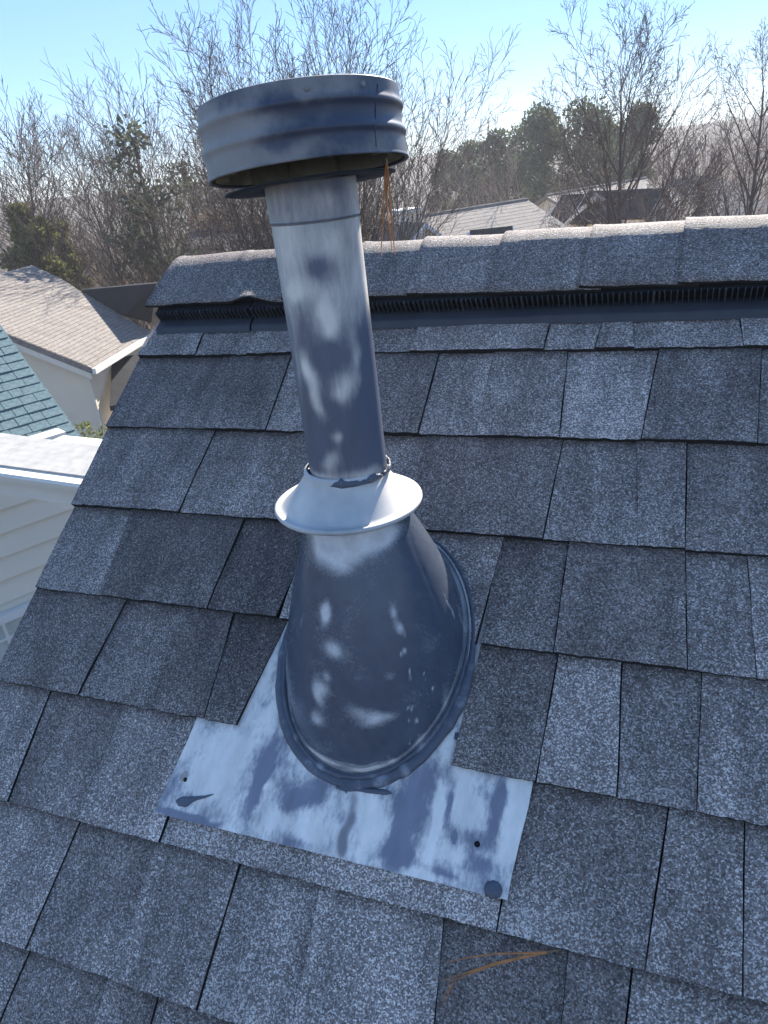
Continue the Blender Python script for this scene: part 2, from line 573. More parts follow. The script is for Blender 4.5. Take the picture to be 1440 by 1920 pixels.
# --- ridge vent (black plastic, two lengths) under the cap shingles
M_PLASTIC = plain('black_vent_plastic', (.040, .041, .046), 0.5, 0.25, 30, spec=0.5)
M_FIN = plain('dusty_vent_plastic', (.058, .058, .062), 0.6, 0.25, 30)
def vent(u0, u1, dv=0.0, low=0.0):
    prof = [(.7335, .0065), (.7410, .0120), (.7435, .0130), (.766, .0125), (.766, .0050), (.738, .0040)]
    prof = [(a + dv, b_) for a, b_ in prof]
    nu = max(2, int((u1 - u0) / .04))
    V, Fc = [], []
    k = len(prof)
    for i in range(nu + 1):
        u = u0 + (u1 - u0) * i / nu
        w = .0014 * noise.noise(Vector((u * 9, 3.3, 0)))
        for (a, b_) in prof:
            V.append((u, a + w, b_))
    for i in range(nu):
        for j in range(k):
            Fc.append((i * k + j, (i + 1) * k + j, (i + 1) * k + (j + 1) % k, i * k + (j + 1) % k))
    Fc.append(tuple(range(k)))
    Fc.append(tuple(range((nu + 1) * k - 1, nu * k - 1, -1)))
    v = mk('ridge_vent', V, Fc, M_PLASTIC, house, ROOF)
    g = Geo()
    u = u0 + .003
    i = 0
    while u < u1 - .002:
        t = .0013 if i % 12 else .0026
        d = rr.uniform(-.0006, .0006)
        g.box((u + d, .7605 + dv, .0228 - low / 2), (t, 0, 0), (d * 2, .005, 0), (d, 0, .0215 - low))
        u += .0074
        i += 1
    g.build('vent_fin', M_FIN, v, ROOF, kind='stuff')
    Geo().box(((u0 + u1) / 2, .812 + dv, .0185 - low / 2), (u1 - u0, 0, 0), (0, .095, 0), (0, 0, .024 - low)).build('vent_core', M_DECK, v, ROOF)
    Geo().box(((u0 + u1) / 2, .820 + dv, .0335 - low), (u1 - u0, 0, 0), (0, .080, 0), (0, 0, .0018)).build('vent_lid', M_PLASTIC, v, ROOF)
vent(-.858, -.672, .001, .002)
vent(-.668, .553)
vent(.557, 1.6)

# --- cap shingles bent over the ridge
def cap_profile(s, n0, R=.062, vb=.768, vr=.862):
    """s metres up from the lower edge, over the apex"""
    L1 = vr - vb
    if s < L1:
        return vb + s, n0
    a = (s - L1) / R
    if a < 2 * PITCH:
        return vr + R * math.sin(a), n0 - R + R * math.cos(a)
    x, y = vr + R * math.sin(2 * PITCH), n0 - R + R * math.cos(2 * PITCH)
    d = s - L1 - R * 2 * PITCH
    return x + fd.y * d, y + fd.z * d
CAPS = [-.870, -.722, -.603, -.498, -.390, -.262, -.132, -.008, .118, .247, .37, .50, .62, .75, .88, 1.0, 1.13, 1.26, 1.4, 1.53]
TOT = .094 + .062 * 2 * PITCH + .105
for i in range(len(CAPS) - 1):
    u0, u1 = CAPS[i], CAPS[i + 1] + .02
    nx, ny = 11, 26
    sag = {0: -.0030, 1: .000, 2: .001}.get(i, rr.uniform(-.0007, .0007))
    dvb = {0: .004, 1: .0}.get(i, rr.uniform(-.003, .003))
    V, D = [], []
    sl = rr.uniform(-.006, .006) - .004
    for j in range(ny):
        s = TOT * j / (ny - 1)
        for k in range(nx):
            fu = k / (nx - 1)
            u = u0 + (u1 - u0) * fu + sl * (1 - s / TOT * 1.6) * (1 - fu)
            if i == 0:
                u += .012 * max(0, 1 - fu * 2) * (s / .10) * (1 if s < .1 else 1.0) * (1 if s < .1 else (.1 / s))
            n0 = .0416 + sag - .0046 * fu + (.0012 if k == 0 else 0) + .0026 * noise.noise(Vector((u * 11, s * 5, i * .37)))
            if i == 1:
                n0 += .009 * math.exp(-((u + .672) / .030) ** 2) * max(0, 1 - s / .05)
            if i == 0:
                n0 += .006 * fu
            vv, nn = cap_profile(s, n0, vb=.768 + dvb)
            if j == 0:
                vv += .0018 * noise.noise(Vector((u * 60, i, 5))) + .0012 * noise.noise(Vector((u * 300, i, 9)))
                if i == 1:
                    vv += .007 * math.exp(-((u + .668) / .025) ** 2)
            if k == 0:
                u += .0012 * noise.noise(Vector((s * 200, i, 1)))
            V.append((u, vv, nn))
            D.append(0.0)
    Fc = grid_faces(nx, ny)
    mi = [0] * len(Fc)
    nt = len(V)
    ring = [q for q in range(nx)] + [q * nx + nx - 1 for q in range(1, ny)] + [(ny - 1) * nx + q for q in range(nx - 2, -1, -1)] + [q * nx for q in range(ny - 2, 0, -1)]
    for q in ring:
        s = TOT * (q // nx) / (ny - 1)
        a = min(2 * PITCH, max(0, (s - .094) / .062))
        x, y, z = V[q]
        V.append((x, y - .0048 * math.sin(a), z - .0048 * math.cos(a)))
        D.append(.6)
    n = len(ring)
    for q in range(n):
        q2 = (q + 1) % n
        Fc.append((ring[q2], ring[q], nt + q, nt + q2))
        mi.append(1)
    uc = (u0 + u1) / 2
    V = [(x - uc, y - .85, z) for x, y, z in V]
    o = mk('ridge_cap_shingle', V, Fc, [M_GRAN, M_EDGE], house, ROOF @ Matrix.Translation((uc, .85, 0)), attrs={'dirt': D}, mat_idx=mi)
    me = o.data
    me.polygons.foreach_set('use_smooth', [x == 0 for x in mi])
    o.color = (rr.uniform(.8, 1.0), rr.uniform(.44, .54), 0, 1)

# ------------------------------------------------------------------ vent pipe with flashing
PB = CAM + Vector((-0.0319138, 0.74424391, -0.55190945))      # pipe axis meets the roof here
AX, AY = PB.x, PB.y
Z = lambda z: CAMZ + z
vent_pipe = empty('vent_pipe', 'weathered grey metal vent pipe with round cap rising from flashing on the shingled roof', 'vent pipe', PB)
TOCAM = Vector((-AX, -AY, 0)).normalized()
SIDE = Vector((TOCAM.y, -TOCAM.x, 0)) * -1      # to the right as seen from the camera
if SIDE.dot(CR) < 0:
    SIDE = -SIDE

def bvh_of(V, Fc, M):
    return BVHTree.FromPolygons([M @ Vector(v) for v in V], Fc)

def spots(V, Fc, M, lst, base, nz=(9.0, .25)):
    """wear amount per vertex: soft marks where the photograph shows them; each is px, py, radius across, radius down, amount"""
    bv = bvh_of(V, Fc, M)
    cs = []
    for (px, py, ra, rd, amt) in lst:
        r = ray(px, py)
        h = bv.ray_cast(CAM, r)
        if h[0] is None:
            continue
        nrm = h[1]
        a = nrm.cross(Vector((0, 0, 1))).normalized()
        d = a.cross(nrm).normalized()
        cs.append((h[0], a, d, ra, rd, amt))
    out = []
    for v in V:
        p = M @ Vector(v)
        q = p + Vector((noise.noise(p * 38), noise.noise(p * 38 + Vector((7, 3, 1))), noise.noise(p * 38 + Vector((1, 9, 4))))) * .006
        w = base(p) + nz[1] * fbm(p.x, p.y, p.z, nz[0])
        for (c, a, d, ra, rd, amt) in cs:
            dl = q - c
            e = (dl.dot(a) / ra) ** 2 + (dl.dot(d) / rd) ** 2 + (dl.length_squared - dl.dot(a) ** 2 - dl.dot(d) ** 2) / (ra * ra)
            if e < 6:
                w += amt * math.exp(-e)
        out.append(w)
    return out

def lathe(prof, n, M=None, wob=0.0, seed=0.0):
    V = []
    for (r, z) in prof:
        for k in range(n):
            a = 2 * math.pi * k / n
            rr_ = r * (1 + wob * noise.noise(Vector((math.cos(a) * 1.5, math.sin(a) * 1.5, z * 20 + seed))))
            V.append((rr_ * math.cos(a), rr_ * math.sin(a), z))
    return V, grid_faces(n, len(prof), True)

M_PIPE = worn_mat('mottled_galvanized_paint', (.125, .135, .175), (.82, .74, .63), .38, .62, 0.1, fine=150, fine_amp=.22, sharp=(.14, .88), bumps=.06, stretch=(1, 1, .25))
M_CAPM = worn_mat('weathered_cap_paint', (.050, .056, .080), (.29, .265, .24), .42, .65, 0.1, fine=110, fine_amp=.22, sharp=(.14, .88), bumps=.08)
M_COLLAR = worn_mat('chalky_white_metal', (.32, .34, .35), (.66, .61, .54), .40, .6, 0.2, fine=80, fine_amp=.15, sharp=(.0, 1.0), bumps=.06)
M_HOOD = worn_mat('slate_blue_metal_paint', (.080, .094, .122), (.68, .66, .63), .26, .6, 0.0, fine=380, fine_amp=.28, sharp=(.12, 1.02), bumps=.10, stretch=(1, 1, .45))
M_PLATE = worn_mat('peeling_white_flashing', (.25, .24, .27), (.90, .81, .70), .45, .6, 0.1, fine=230, fine_amp=.42, sharp=(.18, .74), stretch=(1, .4, 1), third=(.27, .245, .24), bumps=.12)
M_SEAL = worn_mat('grey_sealant', (.085, .095, .118), (.36, .37, .39), .5, .7, 0, fine=160, fine_amp=.35, sharp=(.4, .95), bumps=.4)
M_DARK = plain('dark_inside_metal', (.020, .021, .024), .55, .3, 40)
M_TAN = plain('dusty_inner_metal', (.30, .28, .22), .55, .35, 40)
M_RUST = plain('rusty_fastener', (.12, .075, .05), .8, .4, 200)

# pipe
AXM = Matrix.Translation((AX, AY, CAMZ))
zs = np.linspace(-.43, -.046, 110)
V, Fc = lathe([(.0408, z) for z in zs], 96, wob=.004)
PIPE_SPOTS = [(600, 505, .010, .014, -.45), (555, 548, .009, .012, .4), (612, 600, .009, .020, .55), (614, 628, .006, .008, .3), (540, 470, .02, .03, .15), (620, 450, .012, .012, .25),
              (575, 690, .008, .014, .6), (592, 745, .007, .022, .55), (606, 778, .006, .008, .25), (648, 725, .011, .016, .45), (668, 680, .007, .03, .40), (640, 745, .006, .008, .25),
              (628, 822, .007, .010, .55), (622, 868, .012, .012, .45), (600, 895, .03, .006, .5), (690, 890, .02, .008, .4), (690, 770, .010, .035, -.35), (612, 660, .010, .010, -.3), (690, 640, .004, .03, -.1),
              (590, 840, .010, .02, -.15), (548, 600, .006, .03, .12), (563, 720, .004, .05, .15)]
def pipe_base(p):
    z = p.z - CAMZ
    return .52 - .42 * sstep(-.10, -.17, z) + .15 * sstep(-.275, -.30, z)
W_ = spots(V, Fc, AXM, PIPE_SPOTS, pipe_base, (14, .16))
mk('pipe', V, Fc, M_PIPE, vent_pipe, AXM, {'wear': W_}, True)
zs = np.linspace(-.0445, -.012, 16)
V, Fc = lathe([(.0400, -.046), (.0414, -.0452), (.0417, -.0440)] + [(.0416, z) for z in zs], 96, wob=.005, seed=3)
W_ = spots(V, Fc, AXM, [(600, 370, .02, .01, .1), (640, 360, .01, .02, -.15), (610, 345, .03, .008, -.2)], lambda p: .45, (10, .12))
mk('pipe_coupling', V, Fc, M_PIPE, vent_pipe, AXM, {'wear': W_}, True)
g = Geo()
pts = [Vector((.0412 * math.cos(a), .0412 * math.sin(a), 0)) for a in (0,)]
ang = math.atan2(SIDE.y, SIDE.x) + math.radians(14)
g.box((.0414 * math.cos(ang), .0414 * math.sin(ang), -.17), (.0012 * math.cos(ang), .0012 * math.sin(ang), 0), (-.004 * math.sin(ang), .004 * math.cos(ang), 0), (0, 0, .245))
g.build('seam', M_COLLAR, vent_pipe, AXM)

# storm collar
prof = [(.0405, -.2880), (.0428, -.2890), (.0436, -.2920), (.0442, -.2965), (.0470, -.3010), (.0530, -.3095), (.0610, -.3180), (.0690, -.3255), (.0722, -.3280),
        (.0748, -.3280), (.0775, -.3268), (.0795, -.3280), (.0800, -.3302), (.0790, -.3322), (.0765, -.3326), (.0715, -.3315), (.0660, -.3270), (.0550, -.3165), (.0470, -.3080), (.0445, -.3040)]
V, Fc = lathe(prof, 112, wob=.008, seed=9)
COLM = AXM @ Matrix.Translation((0, 0, 0)) @ Matrix.Rotation(math.radians(.8), 4, 'Y')
W_ = spots(V, Fc, COLM, [(665, 950, .02, .012, -.35), (600, 960, .02, .01, .1), (745, 940, .02, .02, .3), (560, 950, .012, .012, .35)], lambda p: .62, (22, .25))
mk('storm_collar', V, Fc, M_COLLAR, vent_pipe, COLM, {'wear': W_}, True)
# sealant smeared round the neck of the collar
def sealant_ring(n, f, name='neck_sealant', parent=vent_pipe, M=AXM):
    V, Fc, W = [], [], []
    k = 7
    for i in range(n):
        c, ra, rb, ea, eb, w = f(i / n)
        for j in range(k):
            t = 2 * math.pi * j / k
            V.append(c + ea * (ra * math.cos(t)) + eb * (rb * math.sin(t)))
            W.append(w)
    for i in range(n):
        i2 = (i + 1) % n
        for j in range(k):
            j2 = (j + 1) % k
            Fc.append((i * k + j, i * k + j2, i2 * k + j2, i2 * k + j))
    return mk(name, V, Fc, M_SEAL, parent, M, {'wear': W}, True)
def neck(t):
    a = 2 * math.pi * t
    e = Vector((math.cos(a), math.sin(a), 0))
    s1 = noise.noise(Vector((math.cos(a) * 3, math.sin(a) * 3, 4.0)))
    s2 = noise.noise(Vector((math.cos(a) * 9, math.sin(a) * 9, 1.0)))
    w = .0034 + .0026 * s1 + .0022 * s2
    return e * .0438 + Vector((0, 0, -.2935 + .0015 * s1 + .001 * s2)), .0018, max(.0009, w), e, Vector((0, 0, 1)), .3 + .35 * s2
sealant_ring(220, neck)

# rain cap: drum with two pressed beads, standing crooked
cap_c = Vector((AX, AY, CAMZ - .0010))
tilt_ax = CR.copy(); tilt_ax.z = 0; tilt_ax.normalize()
CAPM = Matrix.Translation(cap_c) @ Matrix.Rotation(math.radians(-6.5), 4, tilt_ax) @ Matrix.Rotation(math.radians(1.6), 4, TOCAM) @ Matrix.Rotation(0.4, 4, 'Z') @ Matrix.Diagonal((.972, .972, .93, 1))
prof = [(.0895, -.0040), (.0925, -.0048), (.0928, -.0030)]
for i in range(60):
    z = -.002 + .0575 * i / 59
    r = .0920 - .0012 * (z / .0575)
    r += .0021 * math.exp(-((z - .0185) / .0040) ** 2) - .0008 * math.exp(-((z - .0275) / .006) ** 2) + .0021 * math.exp(-((z - .0400) / .0040) ** 2)
    prof.append((r, z))
prof += [(.0908, .0562), (.0896, .0570), (.0880, .0560), (.0870, .0530), (.070, .0545), (.040, .0570), (.001, .0580)]
V, Fc = lathe(prof, 120, wob=.006, seed=5)
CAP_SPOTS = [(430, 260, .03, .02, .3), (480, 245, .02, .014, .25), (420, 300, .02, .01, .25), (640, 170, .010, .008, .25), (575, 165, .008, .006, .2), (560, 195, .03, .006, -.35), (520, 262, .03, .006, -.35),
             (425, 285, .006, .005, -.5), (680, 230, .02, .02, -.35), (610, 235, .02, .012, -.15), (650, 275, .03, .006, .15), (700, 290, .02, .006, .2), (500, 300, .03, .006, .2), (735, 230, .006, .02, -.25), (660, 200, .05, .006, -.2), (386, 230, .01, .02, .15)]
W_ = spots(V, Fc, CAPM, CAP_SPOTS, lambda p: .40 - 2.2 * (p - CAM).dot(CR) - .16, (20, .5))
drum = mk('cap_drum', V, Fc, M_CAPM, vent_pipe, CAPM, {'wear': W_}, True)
# inner wall and louvre plates of the drum
V, Fc = lathe([(.0890, -.0020), (.0888, .02), (.0885, .052)], 96)
mk('cap_liner', V, [tuple(reversed(f)) for f in Fc], M_TAN, vent_pipe, CAPM, smooth=True)
g = Geo()
for k in range(10):
    a = 2 * math.pi * k / 10 + .2
    e = Vector((math.cos(a), math.sin(a), 0)); t = Vector((-math.sin(a), math.cos(a), 0))
    g.box(e * .0800 + Vector((0, 0, .017)), e * .0125, t * .0012, (0, 0, .040))
    g.build('spacer', M_TAN, vent_pipe, CAPM)
    g = Geo()
# lower disc under the drum
DM = Matrix.Translation((AX, AY, CAMZ - .0150)) @ Matrix.Rotation(math.radians(-5.2), 4, tilt_ax) @ Matrix.Rotation(math.radians(2.4), 4, TOCAM)
V, Fc = lathe([(.0425, .003), (.0440, .0008), (.058, -.0004), (.0765, -.0010), (.0780, -.0004), (.0778, .0006), (.075, .0010), (.045, .0022)], 96, wob=.01, seed=2)
mk('lower_disc', V, Fc, M_DARK, vent_pipe, DM, smooth=True)
# standing seam of the drum
_bv = bvh_of([v.co for v in drum.data.vertices], [tuple(p.vertices) for p in drum.data.polygons], CAPM)
sp = []
for px, py in ((708, 158), (707, 175), (705, 195), (704, 215), (703, 235), (704, 255), (705, 275), (706, 290)):
    h_ = _bv.ray_cast(CAM, ray(px, py))
    if h_[0] is not None:
        sp.append(h_[0] + h_[1] * .0002)
if len(sp) > 2:
    Geo().tube(sp, .0004, 5).build('seam', M_CAPM, vent_pipe, smooth=True)
# cap screws
for px, py in ((575, 166), (680, 158), (500, 320)):
    bv = bvh_of(drum.data.vertices and [v.co for v in drum.data.vertices], [tuple(p.vertices) for p in drum.data.polygons], CAPM)
    h = bv.ray_cast(CAM, ray(px, py))
    if h[0] is None:
        continue
    Q = Matrix.Translation(h[0]) @ h[1].to_track_quat('Z', 'Y').to_matrix().to_4x4()
    V, Fc = lathe([(.0001, .0018), (.0014, .0016), (.0022, .0010), (.0024, -.0006)], 12)
    mk('screw', V, Fc, M_CAPM, vent_pipe, Q, {'wear': [.7] * len(V)}, True)

# base plate: sheet metal, lying on the lower course, upper part under the shingles
def plate_n(u, v):
    if v < .118:
        n = .0128 - .0062 * (v / .118)
    else:
        n = max(.0003, .0066 - .050 * (v - .118))
    n += .0013 * noise.noise(Vector((u * 12, v * 12, 2))) + .0005 * noise.noise(Vector((u * 40, v * 40, 5)))
    n += .0022 * math.exp(-((u + .548) / .012) ** 2 - ((v - .005) / .02) ** 2) * 1.0
    return n
nu, nv = 150, 120
V, Fc = [], []
for j in range(nv):
    for i in range(nu):
        v = -.0005 + .372 * j / (nv - 1)
        fu = i / (nu - 1)
        u0 = -.5475 + (.0095 * sstep(0, .118, v)); u1 = -.1285 + .0085 * sstep(0, .12, v)
        u = u0 + (u1 - u0) * fu
        V.append((u + .0005 * noise.noise(Vector((v * 40, 1, 1))) * (i in (0, nu - 1)), v + .0006 * noise.noise(Vector((u * 40, 2, 1))) * (j == 0), plate_n(u, v)))
Fc = grid_faces(nu, nv)
PLATE_SPOTS = [(400, 1450, .028, .030, .5), (440, 1420, .02, .03, .35), (360, 1400, .02, .02, .4), (350, 1500, .01, .008, -.5), (480, 1470, .008, .03, -.75), (505, 1420, .006, .04, -.5), (330, 1525, .02, .004, -.8), (370, 1535, .03, .0035, -.7),
               (560, 1500, .025, .012, -.55), (585, 1475, .02, .012, -.35), (520, 1540, .02, .01, .3), (500, 1470, .004, .004, .5), (570, 1560, .02, .012, .30), (560, 1580, .02, .006, -.3), (480, 1575, .03, .004, -.35),
               (690, 1560, .02, .03, .4), (760, 1530, .014, .03, -.6), (740, 1600, .02, .018, -.75), (790, 1470, .016, .02, -.6), (700, 1600, .01, .012, -.1), (820, 1500, .005, .05, .5), (860, 1440, .006, .02, .4),
               (845, 1510, .0055, .022, -.8), (850, 1570, .003, .01, -.7), (935, 1490, .008, .022, -.7), (930, 1550, .006, .02, -.5), (895, 1585, .016, .016, -.48), (900, 1620, .016, .008, -.45), (860, 1600, .02, .01, .4), (880, 1520, .02, .02, .45),
               (970, 1520, .012, .05, .5), (965, 1620, .012, .03, .35), (780, 1640, .03, .006, .3), (830, 1635, .014, .004, -.4), (650, 1620, .03, .006, .15), (505, 1260, .006, .03, .2), (880, 1300, .006, .03, .4), (505, 1330, .008, .03, .3), (535, 1400, .012, .02, -.25)]
STAIN = [(652, 1540, .009, .022, .7), (640, 1590, .008, .014, .75), (632, 1620, .007, .008, .6), (665, 1495, .008, .01, .4), (345, 1525, .016, .004, .4), (720, 1590, .02, .02, .25), (770, 1500, .02, .02, .25)]
W_ = spots(V, Fc, ROOF, PLATE_SPOTS, lambda p: .52, (30, .30))
S_ = spots(V, Fc, ROOF, STAIN, lambda p: .0, (30, .12))
nt = len(V)
ring = [i for i in range(nu)] + [j * nu + nu - 1 for j in range(1, nv)] + [(nv - 1) * nu + i for i in range(nu - 2, -1, -1)] + [j * nu for j in range(nv - 2, 0, -1)]
for q in ring:
    x, y, z = V[q]
    V.append((x, y, z - .0012)); W_.append(.2); S_.append(.3)
for q in range(len(ring)):
    q2 = (q + 1) % len(ring)
    Fc.append((ring[q2], ring[q], nt + q, nt + q2))
mk('base_flashing', V, Fc, M_PLATE, vent_pipe, ROOF, {'wear': W_, 'stain': S_})

# hood: a skewed cone from the plate up under the storm collar
HC = (-.3265, .2350)          # centre of its foot on the roof
HA, HB = .1090, .1480         # half width, half length
nth, nt_ = 320, 150
def hood_pt(th, t):
    bu, bv = HC[0] + HA * math.cos(th), HC[1] + HB * math.sin(th)
    base = RO + RU * bu + RV * bv + RN * (.0085 + .0035 * sstep(.16, .30, bv))
    hd = (RU * math.cos(th) + Vector((RV.x, RV.y, 0)).normalized() * math.sin(th))
    hd = Vector((hd.x, hd.y, 0)).normalized()
    top = Vector((AX, AY, CAMZ - .322)) + hd * .0475
    su = max(0.0, math.sin(th)); sr = max(0.0, math.cos(th))
    up = base + RN * (.034 + .050 * su + .030 * sr)
    k = t
    return base * (1 - k) ** 2 + up * (2 * k * (1 - k)) + top * k ** 2
V, Fc = [], []
# flange first: flat foot and the turned-up bead, then the wall
rows = []
cen = RO + RU * HC[0] + RV * HC[1]
for off, h in ((.0078, .0030), (.0075, .0088), (.0058, .0102), (.0022, .0096)):
    rows.append([hood_pt(2 * math.pi * k / nth, 0) + ((hood_pt(2 * math.pi * k / nth, 0) - cen).normalized() * off) + RN * (h - .0085) for k in range(nth)])
for j in range(nt_):
    t = (j / (nt_ - 1)) ** 1.25
    rows.append([hood_pt(2 * math.pi * k / nth, t) for k in range(nth)])
inv = ROOF.inverted()
for row in rows:
    V += [tuple(inv @ p) for p in row]
Fc = grid_faces(nth, len(rows), True)
HOOD_SPOTS = [(660, 1020, .022, .016, 1.0), (720, 1000, .022, .012, 1.0), (610, 1030, .014, .02, .8), (640, 1060, .016, .012, .55), (600, 1000, .015, .012, .8), (568, 1160, .0018, .007, .6), (606, 1155, .0055, .011, .95), (612, 1135, .004, .010, .5), (740, 1150, .0045, .008, .65), (752, 1178, .0045, .009, .7), (762, 1196, .002, .004, .6),  # pale marks below the collar: worn paint, partly lens flare painted in
              (623, 1215, .010, .010, .7), (615, 1270, .006, .006, .45), (590, 1230, .0018, .012, .55), (600, 1300, .009, .016, .75), (592, 1345, .012, .008, .55), (700, 1350, .014, .009, .75), (670, 1335, .016, .006, .4), (730, 1343, .010, .006, .4), (730, 1265, .007, .005, .35),
              (848, 1150, .0015, .02, .8), (838, 1125, .001, .012, .7), (766, 1258, .0009, .006, 1.1), (774, 1285, .0009, .010, 1.2), (774, 1325, .0009, .012, 1.2), (770, 1360, .0010, .008, 1.0), (784, 1353, .0022, .005, .9), (770, 1390, .0009, .006, .8), (758, 1222, .0018, .002, 1.1), (752, 1227, .0012, .002, .9),
              (796, 1265, .0011, .0018, 1.0), (800, 1278, .0014, .0018, 1.1), (812, 1291, .0014, .0018, 1.1), (826, 1299, .0011, .0014, 1.0), (825, 1309, .0011, .002, 1.0), (833, 1298, .001, .001, .8), (700, 1232, .012, .008, -.1), (765, 1327, .0018, .0022, .9),
              (560, 1400, .010, .006, .35), (620, 1430, .018, .004, .75), (690, 1442, .02, .004, .8), (590, 1410, .016, .0035, .7), (740, 1432, .014, .004, .6), (790, 1390, .010, .012, .45), (835, 1320, .005, .02, .35), (545, 1330, .003, .02, .5), (535, 1270, .002, .02, .4), (870, 1180, .003, .03, .35), (680, 1435, .05, .002, .3)]
W_ = spots(V, Fc, ROOF, HOOD_SPOTS, lambda p: .12 + .42 * sstep(.010, .002, abs((p - RO).dot(RN) - .012)), (26, .14))
mk('hood', V, Fc, M_HOOD, vent_pipe, ROOF, {'wear': W_}, True)
# sealant bead round the foot
def bead(rad, hh, ra, rb, sd, gap=0.0):
    def f(t):
        a = 2 * math.pi * t
        s1 = noise.noise(Vector((math.cos(a) * 2.5, math.sin(a) * 2.5, sd)))
        s2 = noise.noise(Vector((math.cos(a) * 9, math.sin(a) * 9, sd + 3)))
        e = Vector((math.cos(a), math.sin(a), 0))
        hh_ = hh + .0035 * sstep(.16, .30, HC[1] + HB * math.sin(a))
        c = Vector((HC[0] + (HA + rad + .0010 * s1 + .0004 * s2) * math.cos(a), HC[1] + (HB + rad + .0010 * s1 + .0004 * s2) * math.sin(a), hh_))
        w = 1 + .25 * s1 + .15 * s2
        w *= 1.15 - .85 * sstep(-.25, .25, math.sin(a))
        return c, ra * w, rb * w, e, Vector((0, 0, 1)), .35 + .5 * s2 + .2 * s1
    return f
sealant_ring(300, bead(.0105, .0080, .0066, .0040, 1.0), 'foot_sealant', vent_pipe, ROOF)
sealant_ring(300, bead(.0048, .0118, .0026, .0024, 8.0), 'foot_sealant', vent_pipe, ROOF)
# smears and dabs of sealant on the plate
def dab(pts, rads, h=.0022, name='sealant_dab', wear=.42):
    """flat smear along pixels of the plate"""
    V, Fc = [], []
    n = 26
    ts = np.linspace(0, len(pts) - 1, n)
    ii = np.arange(len(pts))
    sm = lambda a: np.convolve(np.pad(np.interp(ts, ii, a), 2, mode='edge'), [.1, .2, .4, .2, .1], 'valid')
    xs, ys = np.interp(ts, ii, [p[0] for p in pts]), np.interp(ts, ii, [p[1] for p in pts])
    rads = sm(rads)
    rads[0] = rads[-1] = .0002
    P = [roof_pt(x, y, .010) for x, y in zip(xs, ys)]
    k = 12
    for i, (u, v) in enumerate(P):
        a, b_ = P[max(i - 1, 0)], P[min(i + 1, n - 1)]
        t = Vector((b_[0] - a[0], b_[1] - a[1], 0)).normalized()
        s = Vector((-t.y, t.x, 0))
        for j in range(k):
            w = 2 * math.pi * j / k
            jit = 1 + .25 * noise.noise(Vector((i * 1.3, j * .9, u * 50)))
            c = Vector((u, v, plate_n(u, v))) + s * (math.cos(w) * rads[i] * jit) + Vector((0, 0, math.sin(w) * min(h, rads[i]) * .8 + .0004))
            V.append(c)
    Fc = grid_faces(k, n, True)
    Fc += [tuple(range(k)), tuple(range(n * k - 1, (n - 1) * k - 1, -1))]
    return mk(name, V, [tuple(f) for f in Fc], M_SEAL, vent_pipe, ROOF, {'wear': [wear] * len(V)}, True)
dab([(331, 1502), (338, 1503), (350, 1504), (360, 1500), (372, 1497), (388, 1494), (402, 1489)], [.0005, .0048, .0062, .0040, .0022, .0014, .0004])
dab([(908, 1668), (911, 1668), (917, 1668), (926, 1668), (935, 1669), (940, 1669), (943, 1669)], [.0010, .0050, .0072, .0084, .0074, .0052, .0010], .0040, wear=.45)
dab([(628, 1476), (645, 1478), (672, 1480), (700, 1483), (722, 1485), (735, 1487)], [.0008, .0032, .0020, .0030, .0030, .0006], .003)
dab([(640, 1462), (646, 1474), (650, 1488)], [.0040, .0042, .0003], .005)
dab([(856, 1372), (852, 1385)], [.0026, .0018], .002)
# nail holes
M_HOLE = plain('nail_hole', (.006, .006, .006), .9, .1)
for px, py, r in ((348, 1462, .0021), (895, 1583, .0025)):
    u, v = roof_pt(px, py, .010)
    V, Fc = lathe([(.0003, .0006), (r * .8, .0006), (r, .0009), (r * 1.25, .0002)], 14)
    mk('nail_hole', V, Fc, M_HOLE, vent_pipe, ROOF @ Matrix.Translation((u, v, plate_n(u, v))), smooth=True)
u, v = roof_pt(346, 1458, .010)
V, Fc = lathe([(.0003, .0012), (.0045, .0011), (.0062, .0004)], 18, wob=.5)
mk('old_caulk', V, Fc, plain('beige_caulk', (.42, .37, .32), .8, .2, 150), vent_pipe, ROOF @ Matrix.Translation((u, v, plate_n(u, v) - .0005)), smooth=True)

# ------------------------------------------------------------------ pine needles
M_NEEDLE = plain('dry_pine_needle', (.50, .20, .065), .6, .35, 120)
M_SHEATH = plain('needle_sheath', (.20, .13, .075), .8, .2, 120)
def needles(label, sheath, lines, thin=.00055):
    root = empty('pine_needle_bundle', label, 'pine needles', sheath[0])
    Geo().tube(sheath, [.0009, .0011, .0008][:len(sheath)], 6).build('sheath', M_SHEATH, root, smooth=True)
    for ln in lines:
        n = len(ln)
        Geo().tube(ln, [thin * (1 - .6 * (i / (n - 1)) ** 3) for i in range(n)], 5).build('needle', M_NEEDLE, root, smooth=True)
    return root
cd = .690
def nl(pts, d):
    return [at(x, y, d) for x, y in pts]
needles('bundle of orange dry pine needles hanging from the lower rim of the pipe cap', nl([(724, 296), (725, 303), (725, 309)], cd),
        [nl([(724, 308), (721, 345), (719, 390), (716, 440), (714.5, 481)], cd), nl([(725, 308), (723, 340), (726, 390), (732, 440), (735, 474)], cd + .004),
         nl([(726, 308), (730, 345), (733, 390), (737, 440), (740.5, 478)], cd - .002), nl([(725, 306), (727, 335), (725, 370), (728, 415)], cd + .002)], .0008)
def rn(pts, h=.0125):
    out = []
    for i, (x, y) in enumerate(pts):
        u, v = roof_pt(x, y, h)
        out.append(RO + RU * u + RV * v + RN * h)
    return out
